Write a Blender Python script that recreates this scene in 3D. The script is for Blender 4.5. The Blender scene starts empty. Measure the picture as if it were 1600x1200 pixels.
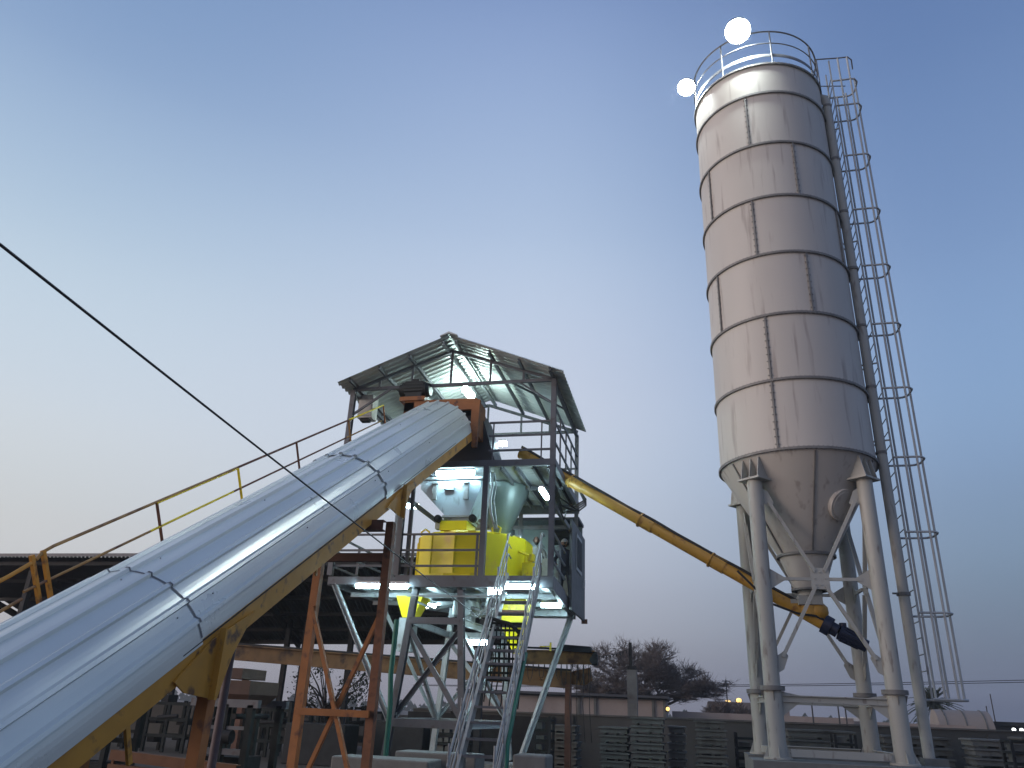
import bpy, bmesh, math, random
from mathutils import Vector as V3, Matrix
R=math.radians; rnd=random.Random(7)
sc=bpy.context.scene; col=sc.collection

# ------------------------------------------------------------------ camera
cd=bpy.data.cameras.new('camera'); cam=bpy.data.objects.new('camera',cd); col.objects.link(cam); sc.camera=cam
cd.sensor_width=36.0; cd.lens=1196*36/1600; cd.clip_start=.05; cd.clip_end=3000
YAW=R(13.3); EYE=V3((0,0,1.6))
_up=V3((120,2804,-1196)).normalized()
_y=(V3((0,0,-1))-_up*(V3((0,0,-1)).dot(_up))).normalized(); _x=_y.cross(_up)
RW=Matrix((_x,_y,_up))                                   # camera axes -> level frame
MW=Matrix.Rotation(YAW,3,'Z')@RW
cam.matrix_world=Matrix.Translation(EYE)@MW.to_4x4()
RIGHT=V3((math.cos(YAW),math.sin(YAW),0)); FWD=V3((-math.sin(YAW),math.cos(YAW),0))

# ------------------------------------------------------------------ world
def lin(c):
    return tuple(((x/255)/12.92 if x/255<=.04045 else ((x/255+.055)/1.055)**2.4) for x in c)+(1,)
w=bpy.data.worlds.new('World'); sc.world=w; w.use_nodes=True; nt=w.node_tree; nt.nodes.clear()
def N(t,**k):
    n=nt.nodes.new(t)
    for a,b in k.items(): setattr(n,a,b)
    return n
def M(op,a,b=None,c=None,clamp=False):
    n=N('ShaderNodeMath',operation=op,use_clamp=clamp)
    for i,x in enumerate((a,b,c)):
        if x is None: continue
        if isinstance(x,(int,float)): n.inputs[i].default_value=x
        else: nt.links.new(x,n.inputs[i])
    return n.outputs[0]
tc=N('ShaderNodeTexCoord'); sep=N('ShaderNodeSeparateXYZ'); nt.links.new(tc.outputs['Generated'],sep.inputs[0])
X,Y,Z_=sep.outputs
el=M('MULTIPLY',M('ARCSINE',M('MAXIMUM',M('MINIMUM',Z_,1.0),-1.0)),2/math.pi)   # 0..1 = 0..90 deg
hl=M('MAXIMUM',M('SQRT',M('ADD',M('MULTIPLY',X,X),M('MULTIPLY',Y,Y))),.001)
side=M('DIVIDE',M('ADD',M('MULTIPLY',X,RIGHT.x),M('MULTIPLY',Y,RIGHT.y)),hl)
fwd=M('DIVIDE',M('ADD',M('MULTIPLY',X,FWD.x),M('MULTIPLY',Y,FWD.y)),hl)
def ramp(stops):
    n=N('ShaderNodeValToRGB'); e=n.color_ramp.elements
    n.color_ramp.interpolation='CARDINAL'
    for i,(p,c) in enumerate(stops):
        x=e[i] if i<2 else e.new(p/90)
        x.position=p/90; x.color=lin(c)
    nt.links.new(el,n.inputs[0]); return n.outputs[0]
SKY_L=[(0,(160,156,160)),(3,(178,176,180)),(7,(199,200,203)),(11,(204,208,211)),(18,(203,214,225)),(28,(182,202,222)),(39,(141,167,203)),(55,(108,136,180)),(90,(78,103,150))]
SKY_M=[(0,(138,136,148)),(2,(146,147,160)),(5,(164,168,182)),(9,(181,187,203)),(15,(194,203,219)),(23,(196,206,225)),(34,(174,193,221)),(50,(128,152,196)),(90,(78,103,150))]
SKY_R=[(0,(90,100,124)),(2,(97,109,134)),(9,(115,136,163)),(15,(126,151,185)),(21,(131,160,199)),(30,(121,149,192)),(42,(101,129,176)),(60,(86,112,162)),(90,(78,103,150))]
SKY_B=[(0,(250,215,195)),(6,(255,236,222)),(14,(255,244,234)),(26,(225,226,232)),(40,(168,184,208)),(60,(104,130,172)),(90,(78,103,150))]
SKY_D=[(0,(96,98,116)),(6,(124,130,152)),(16,(138,152,182)),(30,(122,146,186)),(60,(86,112,162)),(90,(78,103,150))]
def mix(f,a,b):
    n=N('ShaderNodeMixRGB'); nt.links.new(f,n.inputs[0]); nt.links.new(a,n.inputs[1]); nt.links.new(b,n.inputs[2]); return n.outputs[0]
def sstep(x,a,b):
    n=N('ShaderNodeMapRange',interpolation_type='SMOOTHSTEP'); nt.links.new(x,n.inputs[0]); n.inputs[1].default_value=a; n.inputs[2].default_value=b; return n.outputs[0]
rl,rm,rr,rb,rd=map(ramp,(SKY_L,SKY_M,SKY_R,SKY_B,SKY_D))
front=mix(sstep(side,.0,.58),mix(sstep(side,-.62,.0),rl,rm),rr)
back=mix(sstep(side,-.95,-.1),rb,rd)
skyc=mix(sstep(fwd,.35,-.45),front,back)
bg=N('ShaderNodeBackground'); nt.links.new(skyc,bg.inputs[0]); bg.inputs[1].default_value=1.0
ns=N('ShaderNodeTexSky',sky_type='NISHITA'); ns.sun_disc=False; ns.sun_elevation=R(1.5); ns.sun_rotation=R(-13.3-125); ns.dust_density=2
bg2=N('ShaderNodeBackground'); nt.links.new(ns.outputs[0],bg2.inputs[0]); bg2.inputs[1].default_value=.02
ad=N('ShaderNodeAddShader'); nt.links.new(bg.outputs[0],ad.inputs[0]); nt.links.new(bg2.outputs[0],ad.inputs[1])
wo=N('ShaderNodeOutputWorld'); nt.links.new(ad.outputs[0],wo.inputs[0])
# low afterglow behind the viewer's left shoulder
sd=bpy.data.lights.new('sun','SUN'); sd.energy=1.8; sd.angle=R(40); sd.color=(1,.82,.74)
so=bpy.data.objects.new('sun',sd); col.objects.link(so)
_d=(-(RIGHT*-.97+FWD*-.20+V3((0,0,.14)))).normalized(); so.rotation_euler=_d.to_track_quat('-Z','Y').to_euler()
sc.view_settings.view_transform='Standard'; sc.view_settings.look='None'; sc.view_settings.exposure=0; sc.view_settings.gamma=1
sc.render.engine='CYCLES'; sc.cycles.use_denoising=True; sc.cycles.max_bounces=6; sc.cycles.sample_clamp_indirect=4; sc.cycles.use_light_tree=True

# ------------------------------------------------------------------ materials
MC={}
def mat(name,c,rough=.5,metal=0,var=.12,scale=6,dirt=None,dirt_amt=0,dscale=3,stretch=1,bump=0,bscale=40,grain=0,emit=None,es=1,spec=.5,coat=0):
    if name in MC: return MC[name]
    m=bpy.data.materials.new(name); m.use_nodes=True; t=m.node_tree; b=t.nodes['Principled BSDF']
    b.inputs['Roughness'].default_value=rough; b.inputs['Metallic'].default_value=metal; b.inputs['Specular IOR Level'].default_value=spec
    b.inputs['Coat Weight'].default_value=coat; b.inputs['Coat Roughness'].default_value=.15
    tcn=t.nodes.new('ShaderNodeTexCoord'); geo=tcn.outputs['Object']
    oi=t.nodes.new('ShaderNodeObjectInfo'); va=t.nodes.new('ShaderNodeVectorMath'); va.operation='MULTIPLY_ADD'; va.inputs[1].default_value=(37,61,83); t.links.new(oi.outputs['Random'],va.inputs[0]); t.links.new(geo,va.inputs[2]); geo=va.outputs[0]
    def noise(s,st=1,det=5):
        mp=t.nodes.new('ShaderNodeMapping'); mp.inputs['Scale'].default_value=(s,s,s/st); t.links.new(geo,mp.inputs[0])
        n=t.nodes.new('ShaderNodeTexNoise'); n.inputs['Scale'].default_value=1; n.inputs['Detail'].default_value=det; t.links.new(mp.outputs[0],n.inputs[0]); return n.outputs[0]
    hs=t.nodes.new('ShaderNodeMixRGB'); hs.inputs[1].default_value=tuple(x*(1-var) for x in c[:3])+(1,); hs.inputs[2].default_value=tuple(min(1,x*(1+var)) for x in c[:3])+(1,)
    r0=t.nodes.new('ShaderNodeMapRange'); r0.inputs[1].default_value=.3; r0.inputs[2].default_value=.7; t.links.new(noise(scale,stretch),r0.inputs[0]); t.links.new(r0.outputs[0],hs.inputs[0])
    out=hs.outputs[0]
    if dirt:
        mx=t.nodes.new('ShaderNodeMixRGB'); mx.inputs[2].default_value=dirt+(1,); t.links.new(out,mx.inputs[1])
        r=t.nodes.new('ShaderNodeMapRange'); r.inputs[1].default_value=.62-dirt_amt*.3; r.inputs[2].default_value=.72-dirt_amt*.2; t.links.new(noise(dscale,stretch,9),r.inputs[0]); t.links.new(r.outputs[0],mx.inputs[0]); out=mx.outputs[0]
    t.links.new(out,b.inputs['Base Color'])
    rr_=t.nodes.new('ShaderNodeMapRange'); rr_.inputs[3].default_value=max(.04,rough-.1); rr_.inputs[4].default_value=min(1,rough+.12); t.links.new(noise(scale*1.7,stretch),rr_.inputs[0]); t.links.new(rr_.outputs[0],b.inputs['Roughness'])
    if bump:
        bn=t.nodes.new('ShaderNodeBump'); bn.inputs['Strength'].default_value=bump; bn.inputs['Distance'].default_value=.02; t.links.new(noise(bscale,1,6),bn.inputs['Height']); t.links.new(bn.outputs[0],b.inputs['Normal'])
    if grain:
        mp=t.nodes.new('ShaderNodeMapping'); mp.vector_type='TEXTURE'; mp.inputs['Rotation'].default_value=(math.atan(.603),0,0); mp.inputs['Scale'].default_value=(.045,2.5,.045); t.links.new(geo,mp.inputs[0])
        n=t.nodes.new('ShaderNodeTexNoise'); n.inputs['Scale'].default_value=1; n.inputs['Detail'].default_value=3; t.links.new(mp.outputs[0],n.inputs[0])
        bn=t.nodes.new('ShaderNodeBump'); bn.inputs['Strength'].default_value=grain; bn.inputs['Distance'].default_value=.004; t.links.new(n.outputs[0],bn.inputs['Height']); t.links.new(bn.outputs[0],b.inputs['Normal'])
    if emit:
        b.inputs['Emission Color'].default_value=emit+(1,); b.inputs['Emission Strength'].default_value=es
    MC[name]=m; return m
SILO=mat('silo_paint',(.495,.47,.437),.5,.0,.06,.9,(.36,.325,.30),.13,7,12,.10,2.2)
SILOL=mat('silo_leg_paint',(.40,.40,.37),.5,0,.1,1.3,(.24,.22,.20),.10,9,4)
RING=mat('flange_steel',(.19,.185,.18),.6,.2,.2,5)
GALV=mat('cover_sheet_metal',(.69,.725,.70),.30,.28,.05,.8,grain=.13)
ROOF=mat('roof_sheet_metal',(.55,.58,.56),.42,.25,.06,2)
OCH=mat('ochre_paint',(.48,.235,.030),.55,0,.12,3,(.12,.06,.03),.15,5)
ORG=mat('orange_primer',(.34,.13,.035),.6,0,.15,4,(.12,.05,.03),.2,5)
RUST=mat('brown_primer',(.12,.05,.03),.7,0,.18,4,(.07,.035,.025),.2,6)
YEL=mat('bright_yellow_paint',(.86,.70,.012),.4,0,.05,3,(.42,.27,.05),.06,5,2)
YELP=mat('worn_yellow_paint',(.92,.76,.010),.42,0,.04,3,(.78,.46,.14),.14,1.3,1.5)
YELT=mat('screw_yellow_paint',(.50,.27,.04),.42,0,.1,2,(.26,.12,.03),.12,7)
YRAIL=mat('worn_rail_paint',(.34,.20,.06),.5,0,.2,5,(.13,.065,.04),.45,2.5)
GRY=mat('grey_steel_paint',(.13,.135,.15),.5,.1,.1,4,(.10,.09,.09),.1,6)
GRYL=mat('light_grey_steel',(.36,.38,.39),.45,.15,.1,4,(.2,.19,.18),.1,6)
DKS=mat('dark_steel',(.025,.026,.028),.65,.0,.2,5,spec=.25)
BLU=mat('hopper_paint',(.42,.50,.56),.45,.1,.08,3,(.22,.25,.28),.12,5,2)
CABM=mat('cabin_panel',(.28,.34,.34),.5,.1,.06,3)
DGR=mat('dark_grey_panel',(.06,.062,.07),.5,.1,.08,4)
MOT=mat('motor_green_grey',(.022,.026,.024),.5,.2,.15,6)
MOTB=mat('motor_dark_blue',(.02,.027,.06),.4,.2,.15,6)
CONC=mat('concrete',(.18,.182,.175),.9,0,.14,3,(.12,.115,.11),.25,1.5,1,.4,20)
CONCD=mat('stacked_concrete',(.13,.132,.125),.9,0,.18,2,(.07,.068,.06),.1,1.2,1,.4,20,spec=.2)
WHT=mat('white_fixture',(.7,.7,.7),.4)
CONEG=mat('cone_grey_paint',(.17,.21,.20),.38,.15,.08,3)
CAGE=mat('cage_pale_paint',(.42,.45,.47),.5,0,.1,4)
RUSTL=mat('worn_brown_paint',(.21,.085,.04),.65,0,.2,4,(.08,.035,.02),.3,4)
TUBE=mat('lamp_tube_glow',(.9,.95,1),.5,emit=(.60,.90,1.0),es=80)
BULB=mat('roof_lamp_glow',(.9,.95,1),.5,emit=(.76,1.0,.96),es=120)
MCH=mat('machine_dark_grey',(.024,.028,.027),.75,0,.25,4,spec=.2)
TUBW=mat('floodlight_glow',(.9,.95,1),.5,emit=(.90,1.0,.97),es=330)
SODM=mat('sodium_glow',(1,.8,.4),.5,emit=(1,.60,.16),es=1.7)
BLK=mat('black_rubber',(.02,.02,.022),.6)
HOSE=mat('green_hose',(.01,.13,.09),.5)
WIRE=mat('wire_steel',(.05,.05,.055),.5,.4)
GND=mat('dusty_ground',(.07,.06,.052),.95,0,.2,.3,(.12,.10,.09),.25,.15,1,.5,3)
WALLM=mat('block_wall',(.31,.26,.235),.9,0,.1,.8,(.24,.19,.17),.2,.6,1,.3,8)
WALLG=mat('grey_block_wall',(.085,.083,.077),.9,0,.12,.9,(.10,.095,.09),.25,.7,1,.3,8)
TANW=mat('tan_tank',(.25,.22,.20),.8,0,.08,.5)
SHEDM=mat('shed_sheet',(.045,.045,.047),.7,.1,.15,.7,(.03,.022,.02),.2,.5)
BARK=mat('tree_bark',(.12,.10,.092),.95,0,.2,4)
LEAF=mat('leaf_green',(.035,.05,.025),.8,0,.3,3)
SKIN=mat('skin',(.22,.11,.075),.6,0,.05)
HAIR=mat('hair_black',(.012,.01,.009),.7)
SHIRT=mat('grey_shirt',(.26,.26,.25),.9,0,.08,9)
NAVY=mat('navy_overall',(.02,.024,.045),.9,0,.1,9)
CLOTHW=mat('white_cloth',(.55,.54,.52),.9)

# ------------------------------------------------------------------ mesh builder
class MB:
    def __init__(s): s.v=[]; s.f=[]; s.sm=[]
    def add(s,vs,fs,sm=False):
        o=len(s.v); s.v+= [V3(x) for x in vs]; s.f+=[tuple(i+o for i in f) for f in fs]; s.sm+=[sm]*len(fs); return s
    def box(s,a,b):
        x0,y0,z0=a; x1,y1,z1=b
        return s.add([(x0,y0,z0),(x1,y0,z0),(x1,y1,z0),(x0,y1,z0),(x0,y0,z1),(x1,y0,z1),(x1,y1,z1),(x0,y1,z1)],[(0,3,2,1),(4,5,6,7),(0,1,5,4),(1,2,6,5),(2,3,7,6),(3,0,4,7)])
    def hexa(s,p):   # 4 bottom then 4 top points
        return s.add(p,[(0,3,2,1),(4,5,6,7),(0,1,5,4),(1,2,6,5),(2,3,7,6),(3,0,4,7)])
    def frame(s,a,b,up=(0,0,1)):
        a=V3(a);b=V3(b); d=(b-a).normalized(); u=V3(up)
        if abs(d.dot(u))>.98: u=V3((0,1,0))
        x=d.cross(u).normalized(); y=x.cross(d).normalized(); return a,b,x,y
    def beam(s,a,b,w,h=None,up=(0,0,1)):
        h=h or w; a,b,x,y=s.frame(a,b,up)
        return s.hexa([a-x*w/2-y*h/2,a+x*w/2-y*h/2,a+x*w/2+y*h/2,a-x*w/2+y*h/2,b-x*w/2-y*h/2,b+x*w/2-y*h/2,b+x*w/2+y*h/2,b-x*w/2+y*h/2])
    def ibeam(s,a,b,w,h,t=.018,up=(0,0,1)):
        a,b,x,y=s.frame(a,b,up)
        s.beam(a+y*(h/2-t/2),b+y*(h/2-t/2),w,t,y); s.beam(a-y*(h/2-t/2),b-y*(h/2-t/2),w,t,y); s.beam(a,b,t*.8,h-2*t,y); return s
    def chan(s,a,b,w,h,sgn=1,t=.015,up=(0,0,1)):
        a,b,x,y=s.frame(a,b,up); x=x*sgn
        s.beam(a+y*(h/2-t/2),b+y*(h/2-t/2),w,t,y); s.beam(a-y*(h/2-t/2),b-y*(h/2-t/2),w,t,y); s.beam(a+x*(w/2-t/2),b+x*(w/2-t/2),t,h-2*t,y); return s
    def tube(s,a,b,r,r2=None,n=12,caps=True):
        r2=r if r2 is None else r2; a,b,x,y=s.frame(a,b)
        vs=[p+(x*math.cos(2*math.pi*i/n)+y*math.sin(2*math.pi*i/n))*q for p,q in ((a,r),(b,r2)) for i in range(n)]
        s.add(vs,[(i,(i+1)%n,n+(i+1)%n,n+i) for i in range(n)],True)
        if caps: s.add(vs,[tuple(range(n))[::-1],tuple(range(n,2*n))])
        return s
    def path(s,pts,r,n=8,closed=False):
        pts=[V3(p) for p in pts]; m=len(pts); rings=[]; prev=None
        for i,p in enumerate(pts):
            if closed: d=(pts[(i+1)%m]-pts[i-1]).normalized()
            else: d=(pts[min(i+1,m-1)]-pts[max(i-1,0)]).normalized()
            if prev is None:
                u=V3((0,0,1)) if abs(d.z)<.9 else V3((0,1,0)); x=d.cross(u).normalized()
            else: x=(prev-d*prev.dot(d)).normalized()
            prev=x; y=d.cross(x); rr=r[i] if isinstance(r,(list,tuple)) else r
            rings.append([p+(x*math.cos(2*math.pi*k/n)+y*math.sin(2*math.pi*k/n))*rr for k in range(n)])
        vs=[q for g in rings for q in g]; fs=[]
        for i in range(m if closed else m-1):
            j=(i+1)%m
            fs+=[(i*n+k,i*n+(k+1)%n,j*n+(k+1)%n,j*n+k) for k in range(n)]
        s.add(vs,fs,True)
        if not closed: s.add(vs,[tuple(range(n))[::-1],tuple(range((m-1)*n,m*n))])
        return s
    def lathe(s,c,prof,n=48,smooth=True,a0=0,a1=2*math.pi,cap=False):
        full=abs(a1-a0-2*math.pi)<1e-6; k=n if full else n+1
        vs=[(c[0]+r*math.cos(a0+(a1-a0)*i/n),c[1]+r*math.sin(a0+(a1-a0)*i/n),z) for r,z in prof for i in range(k)]
        fs=[]
        for j in range(len(prof)-1):
            for i in range(n): fs.append((j*k+i,j*k+(i+1)%k,(j+1)*k+(i+1)%k,(j+1)*k+i))
        s.add(vs,fs,smooth)
        if cap: s.add(vs,[tuple(range(k))[::-1],tuple(range((len(prof)-1)*k,len(prof)*k))])
        return s
    def prism(s,poly,axis,t):   # poly: list of 3D points, extruded by vector t
        n=len(poly); t=V3(t); p=[V3(q) for q in poly]
        return s.add(p+[q+t for q in p],[tuple(range(n))[::-1],tuple(range(n,2*n))]+[(i,(i+1)%n,n+(i+1)%n,n+i) for i in range(n)])
    def grid(s,rows,smooth=False,thick=None):
        m=len(rows);n=len(rows[0]); vs=[V3(p) for r in rows for p in r]
        s.add(vs,[(i*n+j,i*n+j+1,(i+1)*n+j+1,(i+1)*n+j) for i in range(m-1) for j in range(n-1)],smooth)
        if thick is not None:
            t=V3(thick); s.add([v+t for v in vs],[(i*n+j,(i+1)*n+j,(i+1)*n+j+1,i*n+j+1) for i in range(m-1) for j in range(n-1)],smooth)
        return s
ORIG={}
def tag(o,label=None,cat=None,group=None,kind=None):
    if label: o['label']=label
    if cat: o['category']=cat
    if group: o['group']=group
    if kind: o['kind']=kind
    return o
def thing(name,label,cat,loc=(0,0,0),group=None):
    o=bpy.data.objects.new(name,None); col.objects.link(o); o.location=loc; o.empty_display_size=.2; ORIG[o]=V3(loc); return tag(o,label,cat,group)
def build(name,mb,m,parent=None,label=None,cat=None,group=None,kind=None,recalc=True):
    vs=mb.v
    lo=V3([min(v[i] for v in vs) for i in range(3)]); hi=V3([max(v[i] for v in vs) for i in range(3)])
    org=V3(((lo.x+hi.x)/2,(lo.y+hi.y)/2,lo.z))
    me=bpy.data.meshes.new(name); me.from_pydata([tuple(v-org) for v in vs],[],mb.f)
    me.polygons.foreach_set('use_smooth',mb.sm); me.materials.append(m)
    if recalc:
        bm=bmesh.new(); bm.from_mesh(me); bmesh.ops.recalc_face_normals(bm,faces=bm.faces); bm.to_mesh(me); bm.free()
    o=bpy.data.objects.new(name,me); col.objects.link(o); ORIG[o]=org
    if parent: o.parent=parent; o.location=org-ORIG[parent]
    else: o.location=org
    return tag(o,label,cat,group,kind)
P=lambda *a: V3(a)
def lerp(a,b,t): return V3(a)*(1-t)+V3(b)*t

# ================================================================== ground
g=MB(); g.grid([[( -420+x*28,-90+y*18,0) for x in range(31)] for y in range(31)])
build('ground',g,GND,kind='structure')
# ================================================================== cement silo
SU,SV=2.434,17.011
silo=thing('cement_silo','tall off-white cement silo of bolted rings on four braced legs','silo',(SU,SV,0))
RZ=[6.65,8.17,9.70,11.23,12.76,14.29,15.83,16.75]
for i in range(7):
    b=MB(); b.lathe((SU,SV),[(1.6,RZ[i]+.012),(1.6,RZ[i+1]-.012)],96); build('shell_ring',b,SILO,silo)
for i,z in enumerate(RZ):
    b=MB(); b.lathe((SU,SV),[(1.59,z-.024),(1.645,z-.024),(1.645,z+.024),(1.59,z+.024)],96,False); fl=build('flange',b,RING,silo)
    b=MB()
    for k in range(110):
        a=2*math.pi*k/110; c=P(SU+1.635*math.cos(a),SV+1.635*math.sin(a),z); b.tube(c-P(0,0,.04),c+P(0,0,.04),.010,n=6)
    build('bolt_row',b,RING,fl)
def shell_ang(u):   # angle on the near side of the shell at offset u from the axis
    return -math.acos(max(-1,min(1,(u)/1.6)))
seams=[(0,[1218,1]),]
# seam angles per ring (degrees, -90 faces the yard front)
SEAM=[[-109,-45+60,130],[-109,-49+60,131],[-150,-73,50],[-110,-30,80],[-151,-72,50],[-107,-10,100],[-148,-60,60]]
for i in range(7):
    for a in SEAM[i]:
        if i==6: continue
        a=R(a); b=MB(); e=P(math.cos(a),math.sin(a),0); t=P(-math.sin(a),math.cos(a),0)
        p0=P(SU,SV,RZ[i]+.035)+e*1.612; p1=P(SU,SV,RZ[i+1]-.035)+e*1.612
        b.beam(p0,p1,.035,.05,e)
        for k in range(9):
            c=lerp(p0,p1,(k+.5)/9); b.tube(c-t*.045+e*.01,c+t*.045+e*.01,.012,n=6)
        build('seam_strip',b,RING,silo)
b=MB(); b.lathe((SU,SV),[(1.6,16.76),(1.2,16.86),(.3,17.0),(.01,17.0)],64); build('roof_plate',b,SILO,silo)
b=MB(); b.box((SU-.55,SV-1.15,16.86),(SU+.1,SV-.75,17.06)); b.box((SU+.35,SV-1.2,16.86),(SU+.75,SV-.8,17.02)); b.lathe((SU-.2,SV+.1),[(.35,16.9),(.35,17.5),(.42,17.52),(.42,17.6),(.01,17.65)],24)
build('top_filter',b,GRYL,silo)
# roof railing
rail=MB()
for z,r in ((17.85,.022),(17.45,.016)):
    rail.path([(SU+1.6*math.cos(2*math.pi*k/72),SV+1.6*math.sin(2*math.pi*k/72),z) for k in range(72)],r,6,True)
rail.lathe((SU,SV),[(1.6,17.0),(1.6,17.10),(1.592,17.10),(1.592,17.0)],72,True)
for k in range(8):
    a=R(-125+45*k); rail.tube((SU+1.6*math.cos(a),SV+1.6*math.sin(a),16.75),(SU+1.6*math.cos(a),SV+1.6*math.sin(a),17.85),.02,n=6)
build('roof_railing',rail,GRY,silo)
# cone
b=MB(); b.lathe((SU,SV),[(1.6,6.63),(.54,4.78)],96); cone=build('hopper_cone',b,SILO,silo)
b=MB(); b.lathe((SU,SV),[(.54,4.77),(.30,4.12)],48); build('lower_cone',b,SILO,cone)
b=MB(); b.lathe((SU,SV),[(.55,4.75),(.59,4.75),(.59,4.8),(.55,4.8)],48,False); build('flange',b,RING,cone); b=MB(); b.lathe((SU,SV),[(.3,4.08),(.36,4.08),(.36,4.12),(.3,4.12)],32,False); build('flange',b,RING,cone)
for a in (-84,-30,25,85,145,-150):
    a=R(a); e=P(math.cos(a),math.sin(a),0); b=MB(); b.beam(P(SU,SV,6.6)+e*1.59,P(SU,SV,4.82)+e*.575,.03,.04,e); build('seam_strip',b,RING,cone)
a=R(-50); e=P(math.cos(a),math.sin(a),0); nn=(e*1.85+P(0,0,-1.06)).normalized(); c=P(SU,SV,5.68)+e*1.06
b=MB(); b.tube(c-nn*.08,c+nn*.05,.33,n=36); b.tube(c+nn*.05,c+nn*.065,.28,n=36); build('manhole_cover',b,SILO,cone)
b=MB(); b.tube((SU,SV,4.08),(SU,SV,3.98),.24,n=24); b.box((SU-.26,SV-.2,3.80),(SU+.20,SV+.2,3.98)); b.box((SU-.40,SV-.05,3.84),(SU-.26,SV+.05,3.92)); build('outlet_valve',b,SILOL,silo)
# legs
LA=[R(-132+90*k) for k in range(4)]; LR=1.5
LP=[P(SU+LR*math.cos(a),SV+LR*math.sin(a),0) for a in LA]
for k,p in enumerate(LP):
    e=P(math.cos(LA[k]),math.sin(LA[k]),0); t=P(-e.y,e.x,0)
    b=MB(); b.tube(p+P(0,0,2.17),p+P(0,0,6.12),.15,n=24); b.tube(p+P(0,0,1.0),p+P(0,0,2.17),.16,n=24)
    lg=build('leg',b,SILOL,silo)
    b=MB(); b.tube(p+P(0,0,.985),p+P(0,0,1.02),.25,n=24); fp=[q for q in range(4)]
    for q in fp:
        d=P(math.cos(q*math.pi/2+LA[k]+.78),math.sin(q*math.pi/2+LA[k]+.78),0); b.prism([p+d*.15+P(0,0,1.02),p+d*.24+P(0,0,1.02),p+d*.15+P(0,0,1.25)],0,d.cross(P(0,0,1))*.012)
    build('foot_plate',b,SILOL,lg); b=MB(); b.tube(p+P(0,0,2.13),p+P(0,0,2.21),.225,n=24)
    for q in range(4):
        d=P(math.cos(q*math.pi/2+LA[k]+.78),math.sin(q*math.pi/2+LA[k]+.78),0); b.prism([p+d*.15+P(0,0,2.12),p+d*.21+P(0,0,2.12),p+d*.15+P(0,0,1.92)],0,d.cross(P(0,0,1))*.012)
    build('collar',b,RING,lg)
    # bracket
    b=MB(); top=6.6
    for s_ in (-.2,0,.2):
        o=t*s_; b.prism([p+o-e*.42+P(0,0,top-.02),p+o+e*.085+P(0,0,top-.02),p+o+e*.17+P(0,0,6.16),p+o-e*.62+P(0,0,6.16)],0,t*.018)
    b.hexa([p-e*.62-t*.26+P(0,0,6.12),p+e*.2-t*.26+P(0,0,6.12),p+e*.2+t*.26+P(0,0,6.12),p-e*.62+t*.26+P(0,0,6.12),p-e*.62-t*.26+P(0,0,6.16),p+e*.2-t*.26+P(0,0,6.16),p+e*.2+t*.26+P(0,0,6.16),p-e*.62+t*.26+P(0,0,6.16)])
    if k!=0:
        b.hexa([p-e*.62-t*.26+P(0,0,6.165),p-e*.58-t*.26+P(0,0,6.165),p-e*.58+t*.26+P(0,0,6.165),p-e*.62+t*.26+P(0,0,6.165),p-e*.42-t*.22+P(0,0,6.5),p-e*.38-t*.22+P(0,0,6.5),p-e*.38+t*.22+P(0,0,6.5),p-e*.42+t*.22+P(0,0,6.5)])
    build('leg_bracket',b,SILOL,silo)
for k in range(4):
    a,c=LP[k],LP[(k+1)%4]; d=(c-a).normalized(); nrm=P(d.y,-d.x,0); mid=(a+c)/2
    cen=mid+P(0,0,4.17)+nrm*.03
    b=MB(); b.beam(cen-nrm*.012-P(0,0,.2),cen-nrm*.012+P(0,0,.2),.012 if 0 else .34,.014,nrm)
    for (x_,z_) in ((-.1,.12),(.1,.12),(-.1,-.12),(.1,-.12),(0,.12),(0,-.12),(.1,0),(-.1,0)):
        b.tube(cen+d*x_+P(0,0,z_),cen+d*x_+P(0,0,z_)+nrm*.02,.014,n=6)
    build('gusset_plate',b,SILOL,silo)
    for (end,zz,zc,off) in ((a,5.78,.14,.12),(c,5.78,.14,.12),(a,2.62,-.14,.12),(c,2.62,-.14,.12)):
        s_=1 if end is a else -1
        p0=end+d*s_*.24+P(0,0,zz-(.1 if zz>4 else -.1)); p1=mid-d*s_*.09+P(0,0,4.17+zc)
        b=MB(); b.beam(p0+nrm*.01,p1+nrm*.01,.06,.075,nrm)
        q=end+d*s_*.14
        sg=1 if zz>4 else -1
        b.prism([q+P(0,0,zz+.18*sg),q+P(0,0,zz-.12*sg),q+d*s_*.14+P(0,0,zz-.22*sg),q+d*s_*.2+P(0,0,zz-.12*sg),q+d*s_*.1+P(0,0,zz+.12*sg)],0,nrm*.014)
        build('brace',b,SILOL,silo)
    for end,s_ in ((a,1),(c,-1)):
        b=MB(); b.beam(end+d*s_*.3+P(0,0,4.16),mid-d*s_*.16+P(0,0,4.16),.05,.06); q=end+d*s_*.13
        b.prism([q+P(0,0,4.36),q+P(0,0,3.96),q+d*s_*.26+P(0,0,4.12),q+d*s_*.26+P(0,0,4.2)],0,nrm*.014); build('brace',b,SILOL,silo)
    b=MB(); b.ibeam(a+d*.16+P(0,0,2.0),c-d*.16+P(0,0,2.0),.1,.12); 
    for end,s_ in ((a,1),(c,-1)):
        q=end+d*s_*.14; b.prism([q+P(0,0,2.12),q+P(0,0,1.7),q+d*s_*.34+P(0,0,1.95),q+d*s_*.34+P(0,0,2.06)],0,nrm*.014)
    build('tie_beam',b,SILOL,silo)
    b=MB(); b.chan(a+d*.22+P(0,0,1.1),c-d*.22+P(0,0,1.1),.1,.12); build('tie_beam',b,SILOL,silo)
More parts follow.
